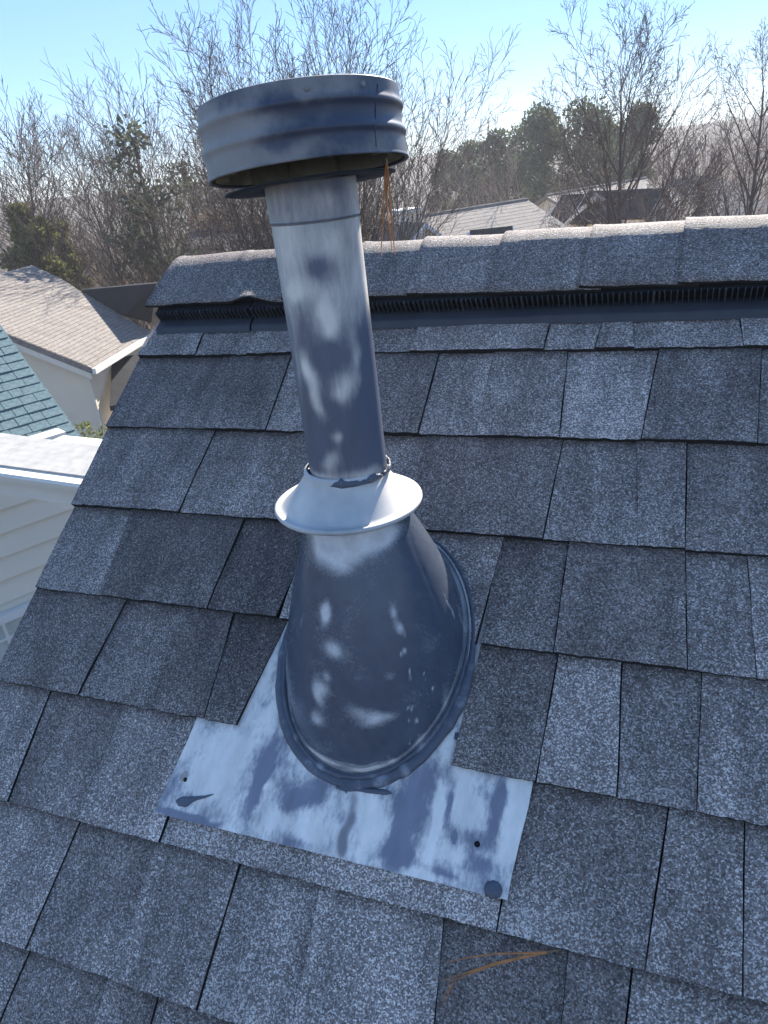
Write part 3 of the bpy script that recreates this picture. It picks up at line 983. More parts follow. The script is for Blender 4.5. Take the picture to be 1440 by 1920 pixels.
needles('bundle of dry orange pine needles lying on the shingles at lower right', rn([(1048, 1782), (1037, 1783), (1026, 1785)], .0135),
        [rn([(1027, 1785), (990, 1787), (930, 1788), (880, 1795), (835, 1805)], .0125), rn([(1027, 1785), (985, 1793), (930, 1805), (880, 1822), (831, 1838)]),
         rn([(1026, 1786), (980, 1796), (925, 1810), (880, 1826), (840, 1843)]), rn([(1026, 1785), (990, 1793), (930, 1807), (875, 1824)])], .0009)
needles('short curved dry pine needle pair caught between two lower shingles', rn([(853, 1838), (850, 1842)], .012),
        [rn([(850, 1842), (836, 1862), (826, 1890)], .011), rn([(850, 1842), (840, 1865), (832, 1885)], .0115)], .0005)

# ------------------------------------------------------------------ neighbouring houses
M_ROOF_TAN, nd, lk, b = new_mat('tan_shingle_roof', 0.9, 0, .2)
tc = nd.new('ShaderNodeTexCoord')
n1 = noise_t(nd, lk, tc.outputs['Object'], 2.2, 6, .7)
n2 = noise_t(nd, lk, tc.outputs['Object'], 14, 3, .6)
r1 = ramp(nd, [(.3, (.20, .175, .155)), (.7, (.29, .255, .225))])
lk.new(n1, r1.inputs[0])
r2 = ramp(nd, [(.35, (.75, .75, .75)), (.65, (1.15, 1.15, 1.15))])
lk.new(n2, r2.inputs[0])
lk.new(mix_c(nd, lk, 1.0, r1.outputs[0], r2.outputs[0], 'MULTIPLY'), b.inputs['Base Color'])
M_ROOF_DARK = plain('slate_grey_shingle_roof', (.018, .019, .024), .9, .45, 3.0)
M_ROOF_PALE = plain('pale_grey_shingle_roof', (.38, .365, .34), .9, .2, 9.0)
M_CREAM = plain('cream_siding', (.80, .71, .57), .6, .05, 1.5)
M_CREAM2 = plain('pale_beige_siding', (.78, .71, .60), .6, .06, 1.5)
M_WHITE = plain('white_trim', (.74, .73, .70), .5, .04, 4)
M_BRICK = plain('brown_gable_cladding', (.26, .17, .12), .9, .3, 6)
M_GLASS, nd, lk, b = new_mat('window_glass', .06, 0, .8)
b.inputs['Base Color'].default_value = (.03, .04, .045, 1)
M_BLIND = plain('window_blind', (.50, .54, .50), .6, .1, 5)
UP = Vector((0, 0, 1))

def rows_on(root, name, mat, a, b, down, expo, n, jut=.02, thick=.012):
    """shingle rows as thin overlapping strips of one slope: a..b along the top, 'down' the unit vector down the slope"""
    nrm = (b - a).cross(down).normalized()
    if nrm.z < 0:
        nrm = -nrm
    for i in range(n):
        g = Geo()
        p0, p1 = a + down * (expo * i), b + down * (expo * i)
        g.prism([p0 + nrm * .002, p1 + nrm * .002, p1 + down * (expo + jut) + nrm * thick, p0 + down * (expo + jut) + nrm * thick], nrm * -.004)
        g.build(name, mat, root)

# --- tan-roofed house at the left
C1 = at(172, 690, 22.0)
C2 = at_z(285, 622, C1.z)
ed = (C2 - C1).normalized()
out_r = Vector((ed.y, -ed.x, 0))
if out_r.x < 0:
    out_r = -out_r
pit = math.radians(27)
slope_up = (-out_r * math.cos(pit) + UP * math.sin(pit))
npl = (out_r * math.sin(pit) + UP * math.cos(pit)).normalized()
PK = on_plane(60, 497, C1, npl)
L0 = on_plane(-90, 585, C1, npl)
RG = PK - ed * 14.0
L1 = RG + (L0 - C1) * 0
c2e = C2 + ed * .0
gz = ground_z(C1.x, C1.y)
tanh = empty('tan_roof_house', 'beige house with broad sunlit tan shingle roof behind the roof edge at left', 'house', (C1.x, C1.y, gz))
lowl = C1 + (L0 - C1).normalized() * 9.0
# valley with the dark cross gable bends the upper edge
Q1 = on_plane(150, 545, C1, npl)
VA = on_plane(232, 594, C1, npl)
Geo().prism([C1, C2, VA, Q1, on_plane(112, 521, C1, npl), PK, RG, RG - slope_up * 4.0, lowl], npl * -.16).build('roof', M_ROOF_TAN, tanh)
# shingle rows on the slope, thin steps
rt = tanh.children[0]
g = Geo()
width_dn = (PK - C1).dot(slope_up)
left_d = (lowl - C1).normalized()
k = 1
E_ = .145
tot = 0
inside = [(172, 690), (285, 622), (232, 594), (150, 545), (112, 521), (60, 497)]
while E_ * k < width_dn - .1:
    s = E_ * k
    # left end along the rake, right end along the upper right edge
    def edge_pt(poly, s):
        for p, q in zip(poly[:-1], poly[1:]):
            sp, sq = (p - C1).dot(slope_up), (q - C1).dot(slope_up)
            if sp <= s <= sq and sq > sp + 1e-6:
                return p + (q - p) * ((s - sp) / (sq - sp))
        return None
    R_ = edge_pt([C2, VA, Q1, on_plane(112, 521, C1, npl), PK], s)
    L_ = edge_pt([C1, lowl], s)
    if R_ is None:
        break
    if L_ is None:
        L_ = R_ - ed * 13
    gg = Geo()
    L_ = L_ + ed * .03
    R_ = R_ - ed * .05
    gg.prism([L_ + npl * .016, R_ + npl * .016, R_ + slope_up * .15 + npl * .003, L_ + slope_up * .15 + npl * .003], npl * -.012)
    g.add(gg.v, gg.f)
    k += 1
g.build('shingle_row', M_ROOF_TAN, rt, kind='stuff')
Geo().prism([C1 - npl * .02, C2 - npl * .02, C2 - npl * .02 - UP * .16, C1 - npl * .02 - UP * .16], out_r * .10).build('gutter', M_WHITE, tanh)
rk = (lowl - C1)
Geo().prism([C1 - npl * .165, lowl - npl * .165, lowl - npl * .165 - UP * .17, C1 - npl * .165 - UP * .17], ed * .06).build('rake_board', M_CREAM2, tanh)
# walls
ins = .38
W1 = C1 - out_r * ins + ed * ins - UP * .10
lw = (lowl - C1); lwh = Vector((lw.x, lw.y, 0)).normalized()
W0 = W1 + lwh * 8.5
top0 = W0 + UP * (lw.z / Vector((lw.x, lw.y, 0)).length * 8.5)
Geo().prism([Vector((W1.x, W1.y, gz - .5)), W1, top0 - UP * .1, Vector((W0.x, W0.y, gz - .5))], ed * .2).build('wall', M_CREAM, tanh)
W2 = C2 - out_r * ins
W2 = Vector((W2.x, W2.y, W1.z))
Geo().prism([Vector((W1.x, W1.y, gz - .5)) + ed * .2, W1 + ed * .2, W2, Vector((W2.x, W2.y, gz - .5))], -out_r * .2).build('wall', M_CREAM2, tanh)
Geo().box(Vector((W1.x, W1.y, (gz + W1.z) / 2)) + out_r * .012 - ed * .012, out_r * .09, ed * .09, (0, 0, W1.z - gz)).build('corner_board', M_CREAM2, tanh)
# dark cross gable
Q1b = Q1 + npl * .02
Q2 = at_z(294, 531, Q1b.z + .12)
E0 = on_plane(286, 611, C1 + npl * .03, npl)
VAb = VA + npl * .02
nn = (Q2 - Q1b).cross(E0 - Q1b).normalized()
if nn.dot(CAM - Q1b) < 0:
    nn = -nn
E0 = E0 + UP * .1
Geo().prism([Q1b, VAb, E0, Q2], -nn * .12).build('cross_gable_roof', M_ROOF_DARK, tanh)
QR = at(308, 552, math.hypot(Q2.x, Q2.y) + .9)
bk = (Q2 - Q1b).normalized()
E1 = QR - UP * 1.4
Geo().prism([Q2 - UP * .05, E0 - UP * .03, E0 - UP * 2.6, E1 - UP * 2.6, QR], -bk * .1).build('gable_end', M_BRICK, tanh)
Geo().prism([Q2, Q2 - bk * 3.0, QR - bk * 3.0, QR + bk * .1], UP * -.1).build('cross_gable_roof', M_ROOF_TAN, tanh)
# lower dark wing below it
a_, b_ = at(210, 672, 24.2), at(300, 657, 24.2 + .6)
c_, d_ = at(300, 745, 22.6), at(205, 762, 22.2)
Geo().prism([a_, b_, c_, d_], (0, 0, -.14)).build('wing_roof', M_ROOF_DARK, tanh)
Geo().prism([d_ - UP * .15 + CF * .3, c_ - UP * .15 + CF * .3, Vector((c_.x, c_.y + .3, gz - .5)), Vector((d_.x, d_.y + .3, gz - .5))], (0, .2, 0)).build('wing_wall', M_CREAM2, tanh)

# --- near house at the left: dark slope in the shade, pale low roof, cream siding
RB = at(167, 838, 8.0)
eaz = math.radians(51)
er = Vector((math.sin(eaz), math.cos(eaz), 0))
back = Vector((-math.cos(eaz), math.sin(eaz), 0))
s_ = math.radians(31)
upv = back * math.cos(s_) + UP * math.sin(s_)
nB = (UP * math.cos(s_) - back * math.sin(s_)).normalized()
nh = empty('cream_house', 'cream sided house close at left with blue grey shingled slope above a pale lower roof', 'house', (RB.x - 2, RB.y, ground_z(RB.x - 2, RB.y)))
Lr = 5.6
M_TILE = plain('flare_tinted_blue_grey_tab', (.115, .175, .185), .9, .35, 25, bumps=.3)  # blue grey tabs; teal tint is partly lens flare put into the base colour
main = Geo().prism([RB, RB + upv * Lr, RB + upv * Lr - er * 6.5, RB - er * 6.5], -nB * .13).build('main_roof', M_TILE, nh)
far_b = back * math.cos(s_) - UP * math.sin(s_)
TOPB = RB + upv * Lr
Geo().prism([TOPB + UP * .01, TOPB + UP * .01 + far_b * Lr, TOPB + far_b * Lr - er * 6.5 + UP * .01, TOPB - er * 6.5 + UP * .01], -UP * .1).build('rear_roof', M_ROOF_DARK, nh)
r2_ = random.Random(5)
bRow = .135
tile_mesh = {}
nrow = 0
for i in range(int(Lr / bRow)):
    x = .015
    j = 0
    while x < 1.75:
        w = r2_.choice((.12, .15, .19, .23))
        # only what the photograph can show: left of the rake, inside the frame
        p = RB + upv * (bRow * (i + .5)) - er * (x + w / 2)
        q = p - CAM
        px = 720 + F_PX * q.dot(CR) / q.dot(CF)
        py = 960 - F_PX * q.dot(CU) / q.dot(CF)
        if (-45 < px < 190 and 560 < py < 870 or x < .75) and nrow < 300:
            key = w
            if key not in tile_mesh:
                gt = Geo()
                gt.prism([(-w / 2 + .003, 0, .015), (w / 2 - .003, 0, .015), (w / 2 - .003, bRow + .02, .004), (-w / 2 + .003, bRow + .02, .004)], (0, 0, -.010))
                me = bpy.data.meshes.new('shingle')
                me.from_pydata(gt.v, [], gt.f)
                me.materials.append(M_TILE)
                tile_mesh[key] = me
            o = bpy.data.objects.new('shingle', tile_mesh[key])
            c = RB + upv * (bRow * i) - er * (x + w / 2) + nB * r2_.uniform(-.001, .006)
            M = Matrix(((-er.x, upv.x, nB.x, c.x), (-er.y, upv.y, nB.y, c.y), (-er.z, upv.z, nB.z, c.z), (0, 0, 0, 1)))
            link(o, main, M)
            nrow += 1
        x += w
        j += 1
# pale low roof in front of it
e0, e1 = at(-60, 864, 6.5), None
zE = e0.z
e1 = at_z(175, 895, zE)
e1 = e0 + (e1 - e0) * 1.25
t0 = at(-60, 804, 7.35)
t1 = at_z(195, 838, t0.z)
t1 = t0 + (t1 - t0) * 1.1
lowroof = Geo().prism([e0, e1, t1, t0], (0, 0, -.05)).build('lower_roof', M_ROOF_PALE, nh)
ex_ = (e1 - e0).normalized()
dn = (t0 - e0)
g = Geo()
for i in range(6):
    f0, f1 = i / 6, (i + 1) / 6
    p0, p1, q0, q1 = e0.lerp(t0, f0), e1.lerp(t1, f0), e0.lerp(t0, f1), e1.lerp(t1, f1)
    Geo().prism([p0 + UP * .0032, p1 + UP * .0032, q1 + UP * .003, q0 + UP * .003], (0, 0, -.003)).build('shingle_row', M_ROOF_PALE, lowroof)
towards = Vector((ex_.y, -ex_.x, 0))
if towards.dot(CAM - e0) < 0:
    towards = -towards
gut = [(0, 0), (.10, 0), (.115, -.02), (.105, -.05), (.08, -.10), (0, -.115)]
Geo().prism([e0 + towards * a + UP * (b_ - .012) for a, b_ in gut], ex_ * (e1 - e0).length).build('gutter', M_CREAM2, nh)
Geo().prism([e0 - UP * .115, e0 - UP * .25, e0 - UP * .25 - towards * .9, e0 - UP * .115 - towards * .9], ex_ * (e1 - e0).length).build('fascia', M_CREAM2, nh)
# cream lap siding running away to the right
S0 = at(100, 1000, 7.5)
waz = math.radians(51)
wd = Vector((math.sin(waz), math.cos(waz), 0))
wn_ = Vector((wd.y, -wd.x, 0))
if wn_.dot(CAM - S0) < 0:
    wn_ = -wn_
z_top = max(min(e0.z - .20, t0.z - .30), e0.z - .38)
print('ZTOP', e0.z, t0.z, z_top)
board = .225
zb = at(100, 973 + 36, 7.5).z      # a joint seen in the photograph
zt = zb
while zt + board < z_top:
    zt += board
nb = 0
z = zt + board
swall = Geo().box(S0 + wd * .4 - wn_ * .12 + UP * ((z_top - 6.5) / 2 - S0.z + (0)), wd * 8.0, wn_ * .2, (0, 0, 1)).build('wall', M_CREAM, nh)
bpy.data.objects.remove(swall)
zlow = ground_z(S0.x, S0.y) - .4
swall = Geo().box(Vector((S0.x, S0.y, (z_top + zlow) / 2)) + wd * -2.9 - wn_ * .14, wd * 6.6, wn_ * .2, (0, 0, z_top - zlow)).build('side_wall', M_CREAM, nh)
z_band = at(20, 1153, 5.6)
# height of the white head trim: the wall plane at that pixel
zband = on_plane(20, 1150, S0, wn_)
while z > zlow + .3:
    lo_ = max(z - board, 0)
    top_ = min(z, z_top)
    c = Vector((S0.x, S0.y, 0)) + wd * -2.9
    Geo().prism([c - wd * 3.3 + UP * top_ + wn_ * -.03, c + wd * 3.3 + UP * top_ + wn_ * -.03, c + wd * 3.3 + UP * lo_ + wn_ * .002, c - wd * 3.3 + UP * lo_ + wn_ * .002], -wn_ * .012).build('siding_board', M_CREAM, nh)
    z -= board
# window under a white head trim
wp0 = on_plane(-55, 1190, S0, wn_)
wp1 = on_plane(75, 1125, S0, wn_)
zt_ = zband.z
wlen = (wp1 - wp0).dot(wd)
wc = Vector((wp0.x, wp0.y, 0)) + wd * (wlen / 2)
Geo().box(wc + UP * (zt_) + wn_ * .035, wd * (wlen + .2), wn_ * .07, (0, 0, .085)).build('window_head_trim', M_WHITE, nh)
win = Geo().box(wc + UP * (zt_ - .70) + wn_ * .006, wd * wlen, wn_ * .02, (0, 0, 1.31)).build('window', M_GLASS, nh)
g = Geo()
for f in np.arange(-.5, .501, .04):
    Geo().box(wc + wd * (wlen * f) + UP * (zt_ - .70) + wn_ * .024, wd * .028, wn_ * .006, (0, 0, 1.28)).build('blind_slat', M_BLIND, win)
for f in (-.5, -.08, .33, .5):
    Geo().box(wc + wd * (wlen * f) + UP * (zt_ - .70) + wn_ * .034, wd * .03, wn_ * .012, (0, 0, 1.30)).build('muntin', M_WHITE, win)
for f in (.22, .62, 1.02):
    Geo().box(wc + UP * (zt_ - f) + wn_ * .036, wd * wlen, wn_ * .012, (0, 0, .024)).build('muntin', M_WHITE, win)

# --- houses beyond the ridge
def far_house(name, label, A, B, half, pitch, wall_h, roof_m, wall_m, chim=None, dormers=(), hip=0.0):
    """ridge from A to B (same height); slopes fall to both sides"""
    d = (B - A); d.z = 0
    L = d.length
    d.normalize()
    s = Vector((d.y, -d.x, 0))
    if s.dot(CAM - A) < 0:
        s = -s
    mid = (A + B) / 2
    base_z = min(ground_z(mid.x, mid.y), A.z - 3)
    h = empty(name, label, 'house', (mid.x, mid.y, base_z))
    drop = half * math.tan(pitch)
    ov = .35
    for sg in (1, -1):
        e = s * sg
        lo0 = A + e * (half + ov) - UP * (drop + ov * math.tan(pitch)) - d * (ov + hip)
        lo1 = B + e * (half + ov) - UP * (drop + ov * math.tan(pitch)) + d * (ov + hip)
        n = (e * math.sin(pitch) + UP * math.cos(pitch))
        r_ = Geo().prism([A - d * (ov - hip * .0), B + d * ov, lo1, lo0], -n * .14).build('roof', roof_m, h)
        if sg == 1:
            g = Geo()
            nrows = int((half + ov) / math.cos(pitch) / .29)
            for i in range(nrows):
                f0, f1 = i / nrows, (i + 1) / nrows
                a0, a1 = (A - d * ov).lerp(lo0, f0), (B + d * ov).lerp(lo1, f0)
                b0, b1 = (A - d * ov).lerp(lo0, f1), (B + d * ov).lerp(lo1, f1)
                g.prism([a0 + n * .003, a1 + n * .003, b1 + n * .010, b0 + n * .010], -n * .006)
            g.build('shingle_row', roof_m, r_, kind='stuff')
            Geo().prism([lo0 - n * .02, lo1 - n * .02, lo1 - n * .02 - UP * .18, lo0 - n * .02 - UP * .18], e * .05).build('fascia', M_WHITE, h)
    if hip > 0:
        for P, sg in ((A, -1), (B, 1)):
            a = P + s * (half + ov) - UP * (drop + ov * math.tan(pitch)) + d * sg * (ov + hip)
            b_ = P - s * (half + ov) - UP * (drop + ov * math.tan(pitch)) + d * sg * (ov + hip)
            Geo().prism([P + d * sg * ov, a, b_], UP * -.1).build('hip_roof', roof_m, h)
    wA, wB = A - UP * .15, B - UP * .15
    p = [wA + s * half - UP * drop, wA, wA - s * half - UP * drop]
    lowp = [Vector((p[2].x, p[2].y, base_z - .5)), Vector((p[0].x, p[0].y, base_z - .5))]
    if hip > 0:
        p = [p[0], p[2]]
    Geo().prism(p + lowp, d * L).build('wall', wall_m, h)
    Geo().tube([A - d * ov + UP * .03, B + d * ov + UP * .03], .07, 6).build('ridge_cap', roof_m, h)
    return h, d, s, drop

def dormer(h, apex, out, side, half, ht, depth, pitch, wall_m, roof_m):
    """small gable: apex = front tip of its ridge"""
    drop = half * math.tan(pitch)
    f = [apex - UP * .08, apex + side * half - UP * (drop + .06), apex + side * half - UP * ht, apex - side * half - UP * ht, apex - side * half - UP * (drop + .06)]
    w = Geo().prism([p - out * .12 for p in f], -out * depth).build('dormer', wall_m, h)
    for sg in (1, -1):
        e = side * sg
        n = e * math.sin(pitch) + UP * math.cos(pitch)
        lo = apex + e * (half + .22) - UP * (drop + .22 * math.tan(pitch))
        Geo().prism([apex + out * .12, lo + out * .12, lo - out * depth, apex - out * depth], -n * .10).build('dormer_roof', roof_m, w)
        Geo().prism([apex + out * .125 - UP * .0, lo + out * .125, lo + out * .125 - UP * .17, apex + out * .125 - UP * .2], out * .03).build('rake_trim', M_WHITE, w)
    return w

def win_box(root, c, side, out, w, hgt):
    f = Geo().box(c, side * (w + .16), out * .06, (0, 0, hgt + .16)).build('window', M_WHITE, root)
    Geo().box(c + out * .035, side * w, out * .02, (0, 0, hgt)).build('pane', M_GLASS, f)

A_ = at(700, 420, 35.0); B_ = at_z(978, 376, A_.z)
h1, d1, s1, dr1 = far_house('long_roof_house', 'long low house with pale tan roof beyond the ridge, right of the pipe', A_, B_, 5.5, math.radians(23), 2.7, M_ROOF_TAN, M_CREAM)
# white chimney chase, gable with white rake trim, small dark dormer
ch = at(757, 398, 33.5)
cb = Geo().box(ch - UP * 1.1, d1 * .95, s1 * .95, (0, 0, 2.2)).build('chimney', M_CREAM2, h1)
Geo().box(ch + UP * .06, d1 * 1.2, s1 * 1.2, (0, 0, .14)).build('chimney_cap', M_WHITE, cb)
for sg in (-1, 1):
    Geo().box(ch - UP * 1.12 + d1 * (.46 * sg) + s1 * .46, d1 * .14, s1 * .12, (0, 0, 2.15)).build('corner_board', M_WHITE, cb)
ap = at(795, 417, 31.5)
dormer(h1, ap, s1, d1, 1.5, 1.9, 3.0, math.radians(38), M_CREAM2, M_ROOF_TAN)
ap = at(955, 424, 33.0)
oo = (d1 * .8 + s1 * .6).normalized()
dormer(h1, ap, oo, Vector((oo.y, -oo.x, 0)), .75, 1.4, 1.6, math.radians(40), M_WHITE, M_ROOF_DARK)
ap = at(1010, 372, 41.0)
A_ = at(1030, 366, 47.0); B_ = at_z(1205, 335, A_.z)
h2, d2, s2, dr2 = far_house('dormered_house', 'pale roofed house with dark gabled dormers behind the leafless tree at right', A_, B_, 6.0, math.radians(25), 3.0, M_ROOF_TAN, M_CREAM2)
for (px, py, hd, hw) in ((1186, 359, 43.5, 1.25), (1243, 352, 42.5, 1.15)):
    w_ = dormer(h2, at(px, py, hd), s2, d2, hw, 2.4, 4.5, math.radians(42), M_CREAM2, M_ROOF_DARK)
    win_box(w_, at(px, py, hd) - UP * 1.5 + s2 * -.09, d2, s2, .75, 1.0)
oo = (d2 * -.75 + s2 * .66).normalized()
dormer(h2, at(1120, 362, 44.0), oo, Vector((oo.y, -oo.x, 0)), 1.6, 2.2, 3.5, math.radians(38), M_CREAM2, M_ROOF_DARK)
A_ = at(1268, 338, 55.0); B_ = at_z(1322, 331, A_.z)
h3, d3, s3, dr3 = far_house('hip_roof_house', 'small hip roofed house with pale roof at far right behind bare trees', A_, B_, 4.5, math.radians(32), 3.0, M_ROOF_TAN, M_CREAM2, hip=4.0)
for k in (-2.0, 1.2):
    win_box(h3, (A_ + B_) / 2 + s3 * 4.52 - UP * (dr3 + 1.4) + d3 * k, d3, s3, 1.0, 1.4)
A_ = at(372, 436, 34.0); B_ = at_z(560, 415, A_.z)
h4, d4, s4, dr4 = far_house('grey_roof_house', 'low house with greyish tan roof just left of the pipe beyond the ridge', A_, B_, 5.0, math.radians(24), 2.7, M_ROOF_TAN, M_CREAM2)
dormer(h4, at(487, 442, 31.0), (s4 * .8 - d4 * .6).normalized(), (d4 * .8 + s4 * .6).normalized(), .7, 1.4, 1.6, math.radians(30), M_CREAM, M_ROOF_DARK)

# ------------------------------------------------------------------ trees
def bark(name, c, var=.35):
    return plain(name, c, .8, var, 5.0, spec=.45)
M_BARK = bark('grey_brown_bark', (.095, .068, .055))
M_BARK2 = bark('pale_grey_bark', (.26, .20, .165))
M_BARK3 = bark('reddish_brown_twigs', (.105, .070, .058))

def rot_dir(d, ang, az):
    a = d.cross(Vector((.3, .2, .93)))
    if a.length < 1e-3:
        a = d.cross(Vector((1, 0, 0)))
    a.normalize()
    b_ = d.cross(a)
    return (d * math.cos(ang) + (a * math.cos(az) + b_ * math.sin(az)) * math.sin(ang)).normalized()

def grow(R, p, d, L, r, lev, maxlev, out, cfg):
    n = cfg['seg'][lev]
    step = L / n
    pts, rad = [p.copy()], [r]
    q = p.copy()
    az = R.uniform(0, 6.28)
    for i in range(n):
        wob = cfg['wob'][lev]
        d = (d + Vector((R.gauss(0, wob), R.gauss(0, wob), R.gauss(0, wob))) + UP * cfg['up'][lev]).normalized()
        q = q + d * step
        f = (i + 1) / n
        pts.append(q.copy())
        rad.append(max(cfg['rmin'], r * (1 - f * cfg['taper'][lev])))
        if lev < maxlev and f > cfg['start'][lev]:
            kids = cfg['kids'][lev]
            nk = int(kids) + (R.random() < kids - int(kids))
            for _ in range(nk):
                az += 2.4 + R.uniform(-.5, .5)
                ang = math.radians(R.uniform(*cfg['ang'][lev]))
                cl = L * R.uniform(*cfg['len'][lev]) * (1.12 - cfg['fall'][lev] * f)
                grow(R, q, rot_dir(d, ang, az), cl, max(cfg['rmin'], rad[-1] * R.uniform(.45, .65)), lev + 1, maxlev, out, cfg)
    out.append((lev, pts, rad))

def tubes(polys):
    """numpy tubes for many polylines: prisms of 3 to 8 sides, batched by length"""
    Vs, Fs, base = [], [], 0
    batches = {}
    for lev, pts, rad in polys:
        batches.setdefault(((8, 6, 4, 3, 3)[lev], len(pts)), []).append((pts, rad))
    for (k, n), items in batches.items():
        P = np.array([[tuple(x) for x in pts] for pts, _ in items])
        Rd = np.array([rad for _, rad in items])
        T = np.gradient(P, axis=1)
        T /= np.linalg.norm(T, axis=2)[..., None] + 1e-9
        a = np.cross(T, np.array([.31, .2, .93]))
        a /= np.linalg.norm(a, axis=2)[..., None] + 1e-9
        b_ = np.cross(T, a)
        w = 2 * np.pi * np.arange(k) / k
        ring = P[:, :, None] + (a[:, :, None] * np.cos(w)[:, None] + b_[:, :, None] * np.sin(w)[:, None]) * Rd[:, :, None, None]
        Vs.append(ring.reshape(-1, 3))
        i, j = np.meshgrid(np.arange(n - 1), np.arange(k), indexing='ij')
        j2 = (j + 1) % k
        f = np.stack([i * k + j, i * k + j2, (i + 1) * k + j2, (i + 1) * k + j], -1).reshape(-1, 4)
        m = len(items)
        Fs.append((f[None] + (np.arange(m) * n * k)[:, None, None] + base).reshape(-1, 4))
        base += m * n * k
    return np.concatenate(Vs), np.concatenate(Fs)

def mesh_np(name, V, Fq, mat, parent=None, M=Matrix(), kind=None, smooth=True):
    me = bpy.data.meshes.new(name)
    V = np.asarray(V, np.float32)
    Fq = np.asarray(Fq, np.int32)
    k = Fq.shape[1]
    me.vertices.add(len(V))
    me.vertices.foreach_set('co', V.ravel())
    me.loops.add(Fq.size)
    me.loops.foreach_set('vertex_index', Fq.ravel())
    me.polygons.add(len(Fq))
    me.polygons.foreach_set('loop_start', np.arange(len(Fq), dtype=np.int32) * k)
    me.polygons.foreach_set('loop_total', np.full(len(Fq), k, np.int32))
    me.materials.append(mat)
    if smooth:
        me.polygons.foreach_set('use_smooth', np.ones(len(Fq), bool))
    me.update(calc_edges=True)
    o = bpy.data.objects.new(name, me)
    if kind:
        o['kind'] = kind
    return link(o, parent, M)

CFG_OVAL = dict(seg=[12, 8, 6, 4, 2], wob=[.03, .06, .07, .08, .09], up=[.02, .07, .05, .03, .02], taper=[.82, .8, .75, .7, .5], start=[.22, .12, .1, .1, 0],
                kids=[2.5, 1.2, .9, .65, 0], ang=[(28, 48), (22, 42), (22, 45), (22, 50), (0, 0)], len=[(.34, .52), (.36, .55), (.34, .55), (.35, .6), (0, 0)], fall=[.62, .55, .5, .4, 0], rmin=.0055)
CFG_VASE = dict(CFG_OVAL, seg=[9, 8, 6, 4, 2], up=[.015, .045, .04, .03, .02], start=[.12, .1, .1, .1, 0], kids=[1.15, .95, .75, .6, 0], ang=[(14, 30), (18, 36), (20, 42), (22, 48), (0, 0)], len=[(.42, .62), (.38, .55), (.34, .55), (.35, .6), (0, 0)], fall=[.45, .5, .5, .4, 0])

TREES = []
def fit_height(polys, H):
    k = H / max(p.z for _, pts, _ in polys for p in pts)
    return [(l, [p * k for p in pts], r) for l, pts, r in polys]

def bare_tree(name, label, base, H, cfg, seed, mat, stems=((0, 0),), r0=.12, maxlev=4, lean=(0, 0), group=None, rmin=.0055):
    R = random.Random(seed)
    cfg = dict(cfg, rmin=rmin)
    out = []
    for (tx, ty) in stems:
        d = Vector((tx + lean[0], ty + lean[1], 1)).normalized()
        grow(R, Vector((R.uniform(-.1, .1), R.uniform(-.1, .1), -.3)), d, H * (.9 if len(stems) == 1 else R.uniform(.8, 1.0)), r0, 0, maxlev, out, cfg)
    out = fit_height(out, H)
    t = empty(name, label, 'tree', base, group)
    M = Matrix.Translation(base)
    V, Fq = tubes([o for o in out if o[0] <= 0])
    mesh_np('trunk', V, Fq, mat, t, M)
    V, Fq = tubes([o for o in out if o[0] > 0])
    mesh_np('crown', V, Fq, mat, t, M)
    TREES.append((name, len(Fq)))
    return t

def gpt(px, hd):
    """ground point under the column px (taken at the eye line) at distance hd, following the lean of verticals"""
    r = ray(px, 300)
    k = hd / math.hypot(r.x, r.y)
    x, y = r.x * k, r.y * k
    return Vector((x, y, ground_z(x, y)))

def top_h(px, py, base):
    """height above 'base' of the sight line through the pixel"""
    r = ray(px, py)
    return CAMZ + r.z * math.hypot(base.x, base.y) / math.hypot(r.x, r.y) - base.z

b0 = gpt(575, 21.0)
bare_tree('bare_tree', 'large many stemmed leafless tree whose branches fan out behind the pipe cap', b0, top_h(575, -170, b0), dict(CFG_VASE, start=[.24, .12, .1, .1, 0], kids=[1.4, 1.15, .95, .65, 0], ang=[(12, 24), (16, 32), (20, 40), (22, 48), (0, 0)]), 3, M_BARK,
          stems=((-.36, .05), (-.28, -.1), (-.22, .2), (-.16, -.2), (-.10, .1), (-.05, -.15), (0, .2), (.04, -.1), (.09, .15), (.14, -.2), (.20, .1), (.27, -.1), (.36, .2)), r0=.075, rmin=.0052)
b1 = gpt(1168, 25.0)
bare_tree('bare_tree', 'tall leafless tree with one straight trunk and oval crown beyond the ridge at right', b1, top_h(1168, -60, b1), dict(CFG_OVAL, start=[.30, .2, .12, .1, 0], kids=[3.0, 1.3, 1.0, .75, 0], len=[(.40, .60), (.38, .56), (.34, .55), (.35, .6), (0, 0)]), 12, M_BARK3, r0=.155)
b2 = gpt(1432, 32.0)
bare_tree('bare_tree', 'leafless tree with narrow crown cut by the right edge of the picture', b2, top_h(1425, 45, b2), CFG_OVAL, 21, M_BARK3, r0=.14)
